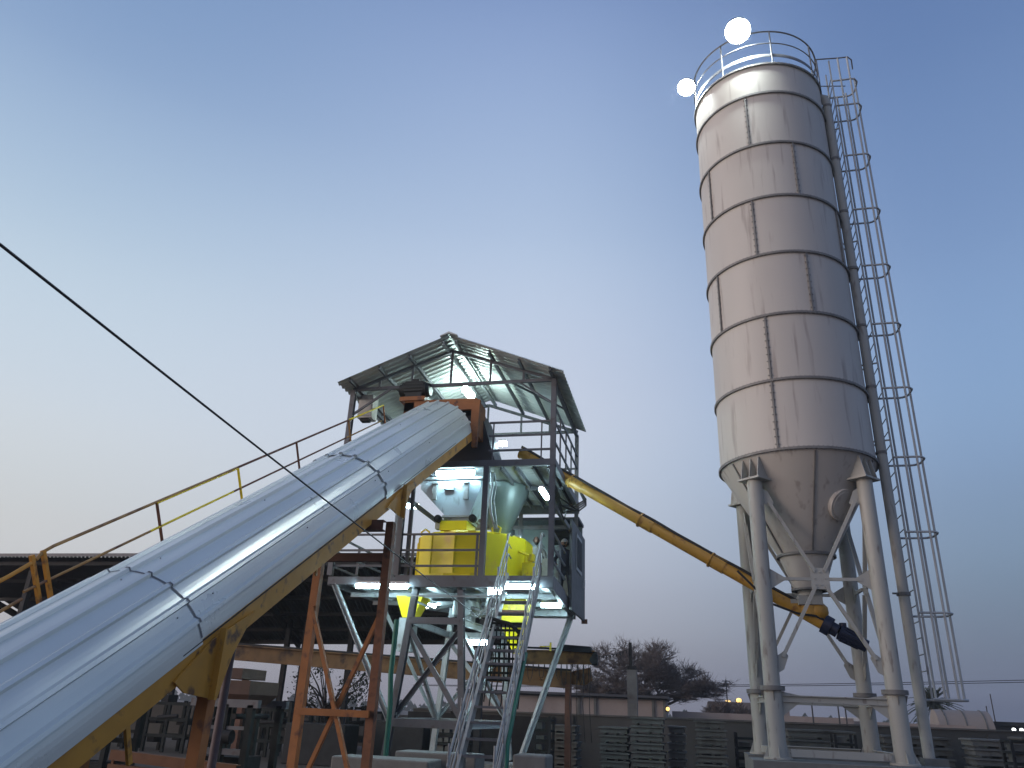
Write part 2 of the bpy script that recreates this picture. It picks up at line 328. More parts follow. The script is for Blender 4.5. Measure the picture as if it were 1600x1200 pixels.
# fill pipe
b=MB(); b.path([(SU+1.58,SV-.12,16.63),(4.0,SV-.3,16.65),(4.1,16.7,16.58),(4.12,16.7,16.4)]+[(4.12,16.7,z) for z in (14,12,10,8,6,4,2,1.1)],.1,16)
pipe=build('fill_pipe',b,SILOL,silo)
for z in (16.3,14.6,13.0,11.4,9.9,8.4,6.9,4.0):
    b=MB(); b.tube((4.12,16.7,z-.03),(4.12,16.7,z+.03),.13 if z in (11.4,4.0) else .112,n=16)
    if z>6: b.beam((4.12,16.7,z),(SU+1.55,16.75,z),.02,.03)
    elif z<5: b.tube((3.9,16.6,z),(4.0,16.62,z),.02,n=6)
    build('pipe_clamp',b,RING,pipe)
# ladder and cage
lad=thing('caged_ladder','steel ladder with round safety cage fixed to the right side of the silo','ladder',(4.3,17,2.0))
b=MB()
for v in (16.72,17.22): b.beam((4.34,v,2.1),(4.34,v,17.85),.03,.05)
build('ladder_rail',b,GRYL,lad)
b=MB(); z=2.3
while z<17.6: b.tube((4.34,16.72,z),(4.34,17.22,z),.012,n=6); z+=.3
build('rungs',b,GRYL,lad)
def hoop(z): return [(4.34,16.66,z),(4.82,16.66,z),(4.88,16.68,z),(4.955,16.78,z),(4.965,16.84,z),(4.965,17.10,z),(4.955,17.16,z),(4.88,17.26,z),(4.82,17.28,z),(4.34,17.28,z)]
for z in (2.1,3.65,5.22,6.79,8.36,9.93,11.46,13.04,14.66,16.27,17.1): b=MB(); b.path(hoop(z),.024,6); build('cage_hoop',b,CAGE,lad)
b=MB()
for (x,v,zt) in ((4.55,16.66,17.86),(4.78,16.66,17.86),(4.96,16.97,17.4),(4.55,17.28,17.1),(4.78,17.28,17.2)): b.tube((x,v,2.1),(x,v,zt),.024,n=6)
build('cage_bars',b,CAGE,lad)
b=MB(); b.path([(SU+1.58,16.62,17.87),(4.6,16.66,17.86),(4.80,16.66,17.86),(4.9,16.72,17.8),(4.93,16.86,17.6)],.018,6); b.path([(SU+1.6,17.1,17.4),(4.8,17.28,17.45)],.014,6); b.tube((SU+1.58,16.62,17.87),(SU+1.58,16.62,16.8),.018,n=6)
build('step_off_rail',b,GRY,lad)
b=MB()
for z in (15.6,12.2,9.0,7.2): 
    for v in (16.74,17.2): b.beam((4.34,v,z),(SU+1.55,17.0 if v>17 else 16.85,z),.03,.03)
build('stand_off',b,GRYL,lad)
# floodlights on the railing
def flood(c,aim,label,w_,arm):
    arm=V3(arm)
    c=V3(c); t=thing('floodlight',label,'floodlight',tuple(c-P(0,0,.3)),'floodlights on the silo railing')
    d=(V3(aim)-c).normalized(); b=MB(); b.tube(c-d*.14,c-d*.02,.16,w_+.02,n=24); b.tube(c-d*.02,c+d*.03,w_+.03,n=24); build('housing',b,GRY,t)
    b=MB(); b.tube(c+d*.031,c+d*.045,w_,n=24); build('lens',b,TUBW,t)
    b=MB(); b.path([c-P(0,0,.3)+d*-.1,c-d*.16-P(0,0,.1),c-d*.14],.02,6); b.path([c-d*.12,c-d*.12-P(0,0,.2),arm-P(0,0,.02),arm],.022,6); build('bracket',b,GRY,t)
flood((1.93,15.22,17.80),(1.2,11,8),'large floodlight glaring on the near rim of the silo railing, the higher of the two',.30,(1.93,15.49,17.60))
flood((.62,16.60,17.47),(-.2,12,7),'floodlight glaring at the left rim of the silo railing, the lower of the two',.22,(.86,16.72,17.40))
# pedestal
b=MB()
b.box((.95,15.25,0),(4.35,16.55,.98)); b.box((1.0,17.4,0),(4.6,18.75,.98)); b.box((1.3,16.56,.0),(3.6,17.39,.85))
build('silo_foundation',b,CONC,None,'grey concrete foundation block carrying the silo legs','foundation')
b=MB(); b.box((4.0,16.55,0),(4.4,16.9,1.1)); build('concrete_block',b,CONC,None,'small concrete footing under the fill pipe of the silo','footing')

# ================================================================== screw conveyor
S0=P(2.62,17.0,3.46); S1=P(-3.95,18.15,7.62); sd_=(S1-S0).normalized()
scr=thing('screw_conveyor','long orange-yellow screw conveyor tube rising from the silo outlet to the tower','screw conveyor',tuple(S0))
b=MB(); b.tube(S0,S1,.135,n=24); b.tube(S1,S1+sd_*.02,.16,n=24); build('tube',b,YELT,scr)
L=(S1-S0).length
for q in (.32,.55,.8):
    c=lerp(S0,S1,q); b=MB(); b.tube(c-sd_*.015,c+sd_*.015,.175,n=20); b.tube(c,c-sd_*.34,.15,n=20); build('coupling',b,YELT,scr)
b=MB(); b.tube((2.40,17.03,3.58),(2.40,17.03,3.79),.2,n=24); b.lathe((2.55,17.0),[(.01,3.86),(.12,3.84),(.19,3.76),(.2,3.66),(.17,3.55),(.01,3.5)],20); build('inlet_box',b,YELT,scr)
b=MB(); b.tube(S1-sd_*.3,S1-sd_*.3-P(0,0,.5),.14,n=16); build('outlet_spout',b,YELT,scr)
b=MB(); b.tube(S0,S0-sd_*.16,.19,n=20); b.tube(S0-sd_*.16,S0-sd_*.30,.13,n=20); 
m0=S0-sd_*.32; md=(P(.86,0,-.46)).normalized(); b.tube(m0,m0+md*.55,.15,.12,n=20)
for k in range(12):
    a=2*math.pi*k/12; x_=md.cross(P(0,1,0)).normalized(); y_=md.cross(x_); q=(x_*math.cos(a)+y_*math.sin(a)); b.beam(m0+md*.05+q*.15,m0+md*.42+q*.13,.012,.03,q)
b.tube(m0+md*.1+P(0,0,.1),m0+md*.1+P(0,0,.22),.07,n=10)
build('gear_motor',b,MOTB,scr)
b=MB()
for off in ((0,-.04,.165),(0,.04,.175),(0,-.1,.12)):
    pts=[]
    for k in range(41):
        q=k/40; c=lerp(S0,S1,q)+P(*off); c.z+=.010*math.sin(q*34)*math.sin(q*9); c.y+=.015*math.sin(q*23)
        pts.append(c)
    b.path(pts,.018,6)
b.path([S0+P(-1.6,-.2,1.0),S0+P(-1.0,-.2,.35),S0+P(-.5,-.2,.16),S0+P(-.15,-.16,.12),S0+P(.1,-.1,0)],.025,6)
build('cable_bundle',b,BLK,scr)

# ================================================================== mixing tower
tw=thing('mixing_tower','open grey steel mixing tower with decks, railings and a gabled sheet roof','tower',(-5.4,18.5,0))
def part(n,mb,m=GRY,p=tw,**k): return build(n,mb,m,p,**k)
DZ=4.28; RV=21.2
b=MB(); b.hexa([P(-8,16.52,4.2),P(-2.88,16.52,4.2),P(-3.05,RV,4.2),P(-8,19.6,4.2),P(-8,16.52,4.24),P(-2.88,16.52,4.24),P(-3.05,RV,4.24),P(-8,19.6,4.24)]); part('deck_plate',b,GRYL)
def bm(name,a,c,w_,h_,m=GRY,kind='beam',**k):
    b=MB(); getattr(b,kind)(a,c,w_,h_); return part(name,b,m,**k)
bm('edge_beam',(-8.0,16.5,4.16),(-6.4,16.5,4.16),.08,.17,GRY); bm('edge_beam',(-6.39,16.483,4.155),(-2.80,16.483,4.155),.1,.25)
bm('edge_beam',(-2.86,16.55,4.155),(-3.03,RV,4.06),.1,.3); bm('edge_beam',(-3.03,RV,4.06),(-6.4,RV,4.06),.1,.26,GRYL); bm('edge_beam',(-8,16.56,4.15),(-8,19.6,4.15),.08,.17); bm('edge_beam',(-8,19.6,4.15),(-6.4,RV,4.1),.08,.17)
for u in (-7.4,-6.8,-6.25,-5.5,-4.6,-4.0,-3.4):
    b=MB(); b.ibeam((u,16.6,4.12),(u,(19.9 if u<-6.5 else RV-.1),4.12),.07,.14); part('joist',b,GRYL)
for v in (17.6,19.0):
    b=MB(); b.ibeam((-7.9,v,4.0),(-2.95,v,4.0),.08,.1); part('joist',b,GRYL)
# upper columns
for (u,v,z0,z1,w_) in ((-2.87,16.5,DZ,8.92,.12),(-4.41,16.5,DZ,6.9,.13),(-6.38,16.5,DZ,6.9,.12),(-6.2,16.62,DZ,7.3,.08),(-7.98,16.5,DZ,8.85,.12),(-2.87,20.4,DZ,8.85,.1),(-6.38,20.4,DZ,8.9,.1),(-7.98,20.3,DZ,8.85,.1),(-4.41,20.4,DZ,6.9,.1)):
    b=MB(); b.ibeam((u,v,z0),(u,v,z1),w_,w_,.014,(0,1,0)) if w_!=.13 else b.beam((u,v,z0),(u,v,z1),w_); part('column',b,GRY)
# upper deck
UZ=6.91
b=MB(); b.box((-6.38,16.55,6.84),(-2.9,20.4,6.88)); part('upper_deck_plate',b,GRYL)
bm('upper_edge_beam',(-6.42,16.483,6.83),(-2.79,16.483,6.83),.1,.15); bm('upper_edge_beam',(-2.84,16.55,6.82),(-2.84,20.4,6.82),.09,.17); bm('upper_edge_beam',(-6.4,16.55,6.82),(-6.4,20.4,6.82),.09,.17); bm('upper_edge_beam',(-6.4,20.46,6.76),(-2.80,20.46,6.76),.09,.30)
for u in (-5.9,-4.1,-3.75,-3.35,-3.0): 
    b=MB(); b.ibeam((u,16.6,6.78),(u,20.3,6.78),.06,.12); part('joist',b,GRY)
bm('joist',(-4.4,18.3,6.74),(-2.9,18.3,6.74),.06,.1)
bm('cross_beam',(-6.3,20.4,6.22),(-2.9,20.4,6.22),.07,.10)
bm('cross_beam',(-2.87,16.6,5.9),(-2.87,20.3,5.9),.06,.1); bm('cross_beam',(-6.3,16.58,6.05),(-6.3,20.3,6.05),.06,.1); bm('cross_beam',(-6.3,18.8,5.95),(-4.5,18.8,5.95),.2,.24,GRYL)
# railings
def railing(pts,hs,zf=None,name='guard_rail',posts=None,m=GRY,sq=.04,pr=.05):
    for a,c in zip(pts[:-1],pts[1:]):
        for h in hs: b=MB(); b.beam(P(a[0],a[1],a[2]+h),P(c[0],c[1],c[2]+h),sq,sq*1.15); part(name,b,m)
    for p in (posts or pts): b=MB(); b.beam(P(*p),P(p[0],p[1],p[2]+max(hs)),pr); part('rail_post',b,m)
H3=(.93,.57,.22)
railing([(-8.0,16.52,DZ),(-4.45,16.52,DZ)],H3,posts=[(-7.95,16.52,DZ),(-6.05,16.54,DZ),(-4.55,16.54,DZ)])
railing([(-8.0,16.52,DZ),(-8.0,19.5,DZ)],H3,posts=[(-8,18,DZ),(-8,19.5,DZ)])
railing([(-2.86,16.52,DZ),(-2.95,19.0,DZ-.02)],(1.0,.68,.35,.05),posts=[(-2.92,18.0,DZ)])
railing([(-8.0,19.5,DZ),(-6.4,21.0,DZ)],H3)
U3=(.94,.61,.25)
railing([(-4.4,16.52,UZ),(-2.9,16.52,UZ)],U3,posts=[(-4.3,16.52,UZ),(-3.15,16.54,UZ)],pr=.03)
railing([(-2.85,16.55,UZ),(-2.85,20.4,UZ)],(1.3,.94,.45),posts=[(-2.85,17.4,UZ),(-2.85,18.3,UZ),(-2.85,19.2,UZ)],pr=.035)
railing([(-6.3,20.4,UZ),(-2.9,20.4,UZ)],(.95,.5),posts=[(-5.2,20.4,UZ),(-4.0,20.4,UZ)],pr=.035)
# roof trusses
def truss(v,dz=0):
    b=MB(); L0,Pk,R0=P(-8.0,v,8.87+dz),P(-5.45,v,9.80+dz),P(-2.82,v,8.87+dz)
    b.beam(L0,Pk,.07,.07); b.beam(Pk,R0,.07,.07); b.beam(P(-7.95,v,8.88+dz),P(-2.87,v,8.88+dz),.07,.075)
    for u in (-7.3,-6.45,-5.45,-4.45,-3.62):
        zt=9.80+dz-abs(u+5.45)*.355; b.beam(P(u,v,8.9+dz),P(u,v,zt),.05,.05)
    part('roof_truss',b,GRY)
truss(16.5); truss(20.2); 
b=MB(); b.beam((-7.0,16.5,8.85),(-7.95,16.5,8.2),.05,.05); b.beam((-3.7,16.52,8.85),(-2.9,16.52,8.3),.04); b.beam((-3.85,16.6,8.86),(-2.9,18.4,8.86),.04); part('knee_brace',b,GRY)
for sgn in (-1,1):
    for d in (.16,1.0,1.75,2.5):
        u=-5.4+sgn*d; z=9.87-d*.362
        b=MB(); b.chan((u,16.0,z-.02),(u,20.25,z-.02),.06,.09); part('purlin',b,GRY if d>.5 else GRYL)
for u in (-7.98,-2.87): bm('eave_beam',(u,16.5,8.83),(u,20.3,8.83),.08,.1)
# roof sheets: corrugations run down the slope
def roofsheet(sgn):
    rows=[]; n=int((20.24-15.95)/.05)
    for i in range(n+1):
        v=15.95+i*(20.24-15.95)/n; h=(0,.04,.04,0)[i%4]
        rows.append([P(-5.4+sgn*d,v,9.98-d*.385+h-.04*(d/2.8)**2) for d in (0.04,.9,1.8,2.82)])
    b=MB(); b.grid(rows); return part('roof_sheet',b,ROOF)
for s_ in (-1,1): roofsheet(s_)
b=MB(); b.hexa([P(-5.62,15.9,9.93),P(-5.4,15.9,10.0),P(-5.4,20.3,10.0),P(-5.62,20.3,9.93),P(-5.62,15.9,9.95),P(-5.4,15.9,10.05),P(-5.4,20.3,10.05),P(-5.62,20.3,9.95)]); b.hexa([P(-5.4,15.9,10.0),P(-5.18,15.9,9.93),P(-5.18,20.3,9.93),P(-5.4,20.3,10.0),P(-5.4,15.9,10.05),P(-5.18,15.9,9.95),P(-5.18,20.3,9.95),P(-5.4,20.3,10.05)])
b.box((-5.28,15.93,9.55),(-5.22,16.0,9.9)) if 0 else None
part('ridge_cap',b,ROOF)
# legs below the deck
F=[(-5.91,16.55),(-4.86,16.55)]; legs=[((-5.9,16.55),(-6.24,16.45)),((-4.86,16.55),(-4.58,16.45)),((-6.0,19.8),(-6.35,20.0)),((-4.7,19.8),(-4.4,20.0))]
LG=[]
for (a,c) in legs:
    A0=P(a[0],a[1],4.0); B0=P(c[0],c[1],.5); b=MB(); b.ibeam(A0,B0,.13,.15,.014,(0,1,0)); b.box((B0.x-.18,B0.y-.18,.42),(B0.x+.18,B0.y+.18,.45)); part('leg',b,GRYL if a[1]>18 else GRY); LG.append((A0,B0))  # rear legs take the paler grey, lamplight put into their colour
    b=MB(); b.tube(A0+P(0,0,-.02),A0+P(0,0,.06),.1,n=12); part('leg_cap',b,DKS)
def on(k,z): A0,B0=LG[k]; t=(z-B0.z)/(A0.z-B0.z); return lerp(B0,A0,t)
for (i,j) in ((0,1),(2,3),(0,2),(1,3)):
    m_=GRY if (i,j)==(0,1) else GRYL  # paler grey behind the front face paints the lamp-lit look of the bracing
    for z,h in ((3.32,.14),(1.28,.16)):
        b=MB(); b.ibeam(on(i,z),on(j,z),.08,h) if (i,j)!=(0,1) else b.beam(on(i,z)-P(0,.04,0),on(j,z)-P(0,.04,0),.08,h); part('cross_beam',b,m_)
    for a_,c_ in ((i,j),(j,i)):
        o=P(0,(-.03 if a_==i else .05),0) if (i,j) in ((0,1),(2,3)) else P((-.03 if a_==i else .05),0,0)
        b=MB(); b.chan(on(a_,3.2)+o,on(c_,1.38)+o,.07,.1,1); part('brace',b,m_)
bm('brace',(-7.85,16.52,4.08),(-6.22,16.5,1.3),.12,.10,GRYL,'ibeam'); 
bm('brace',(-7.85,19.4,4.08),(-6.3,19.95,1.3),.09,.09,GRYL,'ibeam'); bm('brace',(-3.0,20.6,3.98),(-4.12,19.36,.2),.10,.12,GRYL,'ibeam'); bm('brace',(-2.98,16.6,4.02),(-4.6,16.6,2.4),.07,.07,GRYL,'ibeam') if 0 else None
bm('cross_beam',(-6.0,19.8,3.9),(-3.0,19.8,3.9),.12,.16,GRYL,'ibeam')
b=MB(); b.beam((-6.05,16.42,3.83),(-3.7,16.42,3.83),.03,.03); part('cable_tray',b,GRYL)
# foundations
b=MB(); b.box((-6.9,16.0,0),(-3.9,16.9,.42)); b.box((-6.9,19.5,0),(-3.9,20.4,.42)); build('tower_foundation',b,CONC,None,'pair of low concrete strips under the mixing tower legs','foundation')

# mixer
mx=thing('pan_mixer','bright yellow drum mixer with worn orange patches behind the deck railing','mixer',(-5.05,18.15,DZ))
NP=14; b=MB(); b.lathe((-5.05,18.15),[(1.40,4.30),(1.40,5.32),(1.36,5.36)],NP,False,R(9),R(369)); drum=build('drum',b,YELP,mx)
b=MB(); b.lathe((-5.05,18.15),[(1.38,5.345),(1.2,5.40),(.01,5.42)],NP,False); build('lid',b,YEL,mx)
b=MB(); b.box((-6.9,16.95,4.3),(-5.95,17.6,5.2)) if 0 else b.lathe((-5.05,18.15),[(1.402,4.30),(1.44,4.30),(1.44,4.38),(1.402,4.38)],NP,False); build('base_ring',b,YEL,mx)
b=MB()
for k in range(NP): a=R(9+360/14*k); b.beam((-5.05+1.41*math.cos(a),18.15+1.41*math.sin(a),4.4),(-5.05+1.41*math.cos(a),18.15+1.41*math.sin(a),5.3),.02,.02)
build('panel_seams',b,YELP,mx)
for a in (-150,-52,30,130):
    a=R(a); c=P(-5.05+1.25*math.cos(a),18.15+1.25*math.sin(a),5.36); b=MB(); b.path([c+P(-.08,0,0),c+P(-.1,0,.12),c+P(0,0,.19),c+P(.1,0,.12),c+P(.08,0,0)],.025,6); build('lifting_eye',b,YEL,mx)
b=MB(); b.box((-5.6,16.95,5.40),(-4.95,17.75,5.62)); build('inlet_collar',b,YEL,mx)
b=MB(); b.box((-3.72,17.5,4.32),(-3.42,17.9,4.75)); b.tube((-3.9,17.6,5.05),(-3.55,17.45,4.9),.03,n=8); b.box((-3.6,17.5,4.8),(-3.45,17.7,4.95)); build('discharge_gate',b,YEL,mx)
b=MB(); b.tube((-5.2,18.3,3.62),(-5.2,18.3,4.18),.34,n=24); b.tube((-5.2,18.3,3.42),(-5.2,18.3,3.62),.22,n=20); b.box((-5.5,18.0,3.96),(-4.9,18.6,4.02)); build('drive_gearbox',b,GRYL,mx)
b=MB()
for (x0,y0,x1,y1,zz) in ((-5.0,18.0,-4.2,17.4,3.8),(-5.05,18.1,-4.4,17.0,3.7),(-5.5,18.1,-6.1,17.2,3.86),(-4.6,18.6,-3.9,18.2,3.9)): b.path([(x0,y0,zz),((x0+x1)/2,(y0+y1)/2,zz-.16),(x1,y1,zz-.05),(x1+.05,y1,zz+.3)],.03,8)
build('grease_pipes',b,GRYL,mx)
# discharge chutes below deck
ch=thing('discharge_chute','yellow tapering discharge chute below the deck, seen behind the stair steps','chute',(-3.75,18.5,3))
b=MB(); b.hexa([P(-3.98,18.1,2.8),P(-3.84,18.1,2.8),P(-3.84,18.4,2.8),P(-3.98,18.4,2.8),P(-4.22,17.8,3.38),P(-3.66,17.8,3.38),P(-3.66,18.4,3.38),P(-4.22,18.4,3.38)]); b.box((-4.22,17.8,3.39),(-3.66,18.4,3.98)); build('chute_body',b,YEL,ch)
b=MB(); b.box((-4.25,17.76,3.34),(-3.63,17.8,3.40)); b.box((-4.25,17.76,3.66),(-3.63,17.8,3.72)); build('chute_flange',b,RUST,ch)
ch=thing('gearbox_guard','bright yellow tapered housing hanging under the left of the deck','housing',(-6.2,18.3,3.4))
b=MB(); b.hexa([P(-6.56,17.6,3.5),P(-6.28,17.6,3.5),P(-6.28,18.0,3.5),P(-6.56,18.0,3.5),P(-6.72,17.5,3.98),P(-6.05,17.5,3.98),P(-6.05,18.1,3.98),P(-6.72,18.1,3.98)]); build('housing_body',b,YELP,ch)
b=MB(); b.box((-6.62,17.6,2.75),(-6.3,18.0,3.49)); build('chute_skirt',b,GRYL,ch)
# aggregate hopper
hp=thing('weigh_hopper','pale blue lit steel hopper tapering down above the yellow mixer','hopper',(-5.35,17.6,5.7))
b=MB(); b.hexa([P(-5.5,17.0,5.75),P(-4.92,17.0,5.75),P(-4.92,17.7,5.75),P(-5.5,17.7,5.75),P(-6.15,16.98,6.4),P(-4.66,16.98,6.4),P(-4.66,18.3,6.4),P(-6.15,18.3,6.4)]); b.box((-6.15,16.98,6.4),(-4.66,18.3,6.62)); build('hopper_body',b,BLU,hp)
b=MB(); b.box((-6.2,16.93,6.62),(-4.61,18.35,6.68)); b.box((-5.56,16.95,5.70),(-4.86,17.75,5.75)); build('hopper_flange',b,GRYL,hp)
b=MB(); b.box((-5.52,17.0,5.62),(-4.9,17.7,5.70)); build('rubber_sleeve',b,BLU,hp)
for u in (-5.78,-5.0):
    b=MB(); b.box((u-.05,16.90,6.18),(u+.05,16.965,6.56)); b.box((u-.07,16.87,6.5),(u+.07,16.97,6.56)); b.box((u-.06,16.88,6.12),(u+.06,16.965,6.18)); build('load_cell_strap',b,GRYL,hp)
b=MB(); b.tube((-5.55,16.95,6.38),(-5.3,16.95,6.36),.025,n=8); b.tube((-5.35,16.95,6.38),(-5.35,16.95,6.5),.015,n=6); b.box((-5.4,16.93,6.4),(-5.28,16.97,6.46)); build('valve',b,BLU,hp)
for u in (-5.64,-4.8): b=MB(); b.tube((u,16.88,5.66),(u,16.99,5.66),.09,n=20); b.tube((u,16.84,5.66),(u,16.88,5.66),.05,n=12); build('air_spring',b,DKS,hp)
# dark head chute
b=MB(); b.hexa([P(-6.2,16.95,6.9),P(-4.3,16.95,6.9),P(-4.3,18.2,6.9),P(-6.2,18.2,6.9),P(-6.2,16.75,8.3),P(-4.72,16.75,8.3),P(-4.72,17.9,8.3),P(-6.2,17.9,8.3)])
build('transfer_chute',b,DGR,None,'dark steel chute box below the conveyor head, above the hopper','chute')
# cement weigh cone
cw=thing('cement_weigh_hopper','grey conical cement hopper, lit on its right side, under the upper deck','hopper',(-4.45,18.5,5.4))
b=MB(); b.lathe((-4.5,18.5),[(.12,5.40),(.68,6.70),(.68,6.80)],40); build('cone_body',b,CONEG,cw)
b=MB(); b.tube((-4.5,18.5,5.40),(-4.5,18.5,5.3),.14,n=16); build('outlet',b,GRYL,cw)
b=MB(); b.path([(-4.42,16.95,6.75),(-4.36,16.9,6.4),(-4.40,16.9,6.1),(-4.38,16.95,5.8),(-4.3,17.1,5.45)],.035,8); b.path([(-4.36,16.98,6.75),(-4.28,16.95,6.45),(-4.33,16.95,6.1),(-4.25,17.1,5.45)],.02,6); build('air_hose',b,GRYL,None,'pale flexible hoses hanging beside the middle column next to the hopper','hose')
# ================================================================== control cabin and cabinet
cb=thing('control_cabin','grey-green panel control booth at the rear right of the deck','cabin',(-3.5,20.6,3.9))
b=MB(); b.box((-2.86,19.15,3.92),(-2.80,21.7,6.15)); build('side_panel',b,DGR,cb)
b=MB(); b.box((-2.80,19.9,5.0),(-2.78,20.9,5.95)); build('window_frame',b,GRYL,cb); b=MB(); b.box((-2.79,20.0,5.1),(-2.765,20.8,5.85)); build('window_pane',b,DKS,cb)
b=MB(); b.tube((-2.75,21.2,4.75),(-2.75,21.2,4.95),.02,n=8); b.box((-2.8,21.17,4.74),(-2.74,21.23,4.76)); build('door_handle',b,WHT,cb)
b=MB(); b.box((-4.9,21.62,4.25),(-2.87,21.7,6.5)); build('rear_panel',b,CABM,cb)
b=MB(); b.box((-4.95,20.75,6.5),(-2.84,21.74,6.58)); build('roof_panel',b,DGR,cb)
b=MB(); b.box((-4.9,20.9,4.25),(-4.84,21.6,6.5)); build('end_panel',b,CABM,cb); b=MB(); b.box((-3.72,21.15,5.98),(-3.0,21.6,6.42)); b.tube((-3.7,21.14,6.2),(-3.02,21.14,6.2),.13,n=16); build('air_conditioner',b,DKS,cb)
b=MB(); b.box((-4.35,21.55,4.9),(-4.0,21.61,5.75)); build('rear_window',b,GRYL,cb)
b=MB(); b.box((-2.9,21.74,3.86),(-2.74,21.8,3.98)); build('hinge',b,RUST,cb)
ek=thing('control_console','pale control panel box on a stand between the two men','control panel',(-3.45,19.6,4.3))
b=MB(); b.box((-3.62,19.5,4.62),(-3.38,19.7,5.22)); build('panel_box',b,CLOTHW,ek); b=MB(); b.box((-3.58,19.55,4.26),(-3.42,19.65,4.62)); build('stand',b,DKS,ek)
eb=thing('electric_cabinet','white electrical cabinet hung at the left eave under the roof','cabinet',(-7.9,17,8.2))
b=MB(); b.box((-8.0,16.9,8.28),(-7.62,17.25,8.9)); build('cabinet_body',b,CLOTHW,eb); b=MB(); b.box((-7.92,16.93,8.2),(-7.7,17.1,8.28)); build('cable_gland',b,DKS,eb)
b=MB(); b.box((-7.96,16.885,8.33),(-7.66,16.9,8.86)); build('cabinet_door',b,CLOTHW,eb)

# ================================================================== lamps on the tower
def tubelamp(a,c,label,w_=.055,m_=None):
    a=V3(a); c=V3(c); mid=(a+c)/2; t=thing('tube_light',label,'tube light',tuple(mid),'lit tube lights on the tower')
    b=MB(); b.beam(a+P(0,0,.07),c+P(0,0,.07),.12,.05); build('batten',b,WHT,t)
    b=MB(); b.tube(a,c,w_,n=12); build('tube',b,m_ or TUBE,t)
    return t
tubelamp((-7.25,16.38,4.03),(-6.05,16.38,4.03),'long lit tube light under the left end of the deck front beam')
tubelamp((-4.28,16.7,3.98),(-3.88,16.7,3.98),'short lit tube light under the deck just left of the stair top')
tubelamp((-3.76,16.36,4.04),(-3.12,16.36,4.04),'lit tube light under the deck front beam, behind the stair rails')
tubelamp((-3.42,18.5,3.93),(-2.95,18.5,3.93),'lit tube light under the deck near its right edge')
tubelamp((-4.85,17.5,2.98),(-4.45,17.5,2.98),'lowest lit tube light, between the tower legs and the stairs')
tubelamp((-5.72,16.8,6.73),(-4.80,16.8,6.73),'lit tube light above the pale blue hopper')
tubelamp((-3.2,16.9,6.32),(-3.2,17.7,6.32),'lit tube light under the upper deck beside the right column')
tubelamp((-4.65,18.5,8.01),(-4.45,18.5,8.01),'small lit lamp at the upper deck railing',.07)
tubelamp((-5.50,17.9,9.36),(-5.46,18.4,9.36),'lit lamp hanging under the roof ridge',.10,BULB)
tubelamp((-7.2,18.9,6.5),(-6.9,19.0,6.5),'lit lamp glimpsed left of the hopper under the conveyor',.07)
tubelamp((-6.5,18.6,3.92),(-6.2,18.9,3.92),'lit lamp under the deck behind the yellow housing',.06)
tubelamp((-4.75,20.2,5.85),(-4.35,20.2,5.85),'lit tube light behind the yellow mixer, left of the men',.06)

# ================================================================== stairs
st=thing('steel_staircase','steep grey steel staircase with open treads climbing to the deck','staircase',(-3.42,12.7,0))
T0=P(-3.42,16.3,4.24); T1=P(-3.42,12.72,0)
for s_ in (-1,1):
    b=MB(); b.chan(T0+P(s_*.34,0,0),T1+P(s_*.34,0,0),.05,.2,s_); build('stringer',b,GRYL,st)
nT=17
for k in range(nT):
    c=lerp(T1,T0,(k+.6)/nT); b=MB()
    b.box((c.x-.31,c.y-.13,c.z-.03),(c.x+.31,c.y-.11,c.z+.01)); b.box((c.x-.31,c.y+.11,c.z-.03),(c.x+.31,c.y+.13,c.z+.01))
    for j in range(9): x=c.x-.29+j*.0725; b.box((x-.005,c.y-.11,c.z-.018),(x+.005,c.y+.11,c.z+.005))
    for j in range(4): y=c.y-.07+j*.045; b.box((c.x-.29,y-.004,c.z-.016),(c.x+.29,y+.004,c.z+.003))
    build('tread',b,GRY,st)
for s_ in (-1,1):
    for h,r in ((.95,.022),(.5,.016),(.72,.010)):
        a=T0+P(s_*.37,.1,h); c=T1+P(s_*.37,.15,h)
        b=MB(); b.path([a+P(0,.25,0 if h>.9 else -.05),a,lerp(a,c,.5),c,c+P(0,-.1,-.2)],r,8); build('hand_rail',b,GRYL,st)
    for q in (.02,.22,.42,.62,.82,.98):
        c=lerp(T0,T1,q)+P(s_*.37,0,0); b=MB(); b.tube(c,c+P(0,0,1.0),.018,n=8); build('rail_post',b,GRYL,st)
b=MB(); b.box((-3.95,12.3,0),(-2.9,13.1,.1)); build('stair_pad',b,CONC,None,'thin concrete pad at the foot of the staircase','pad')

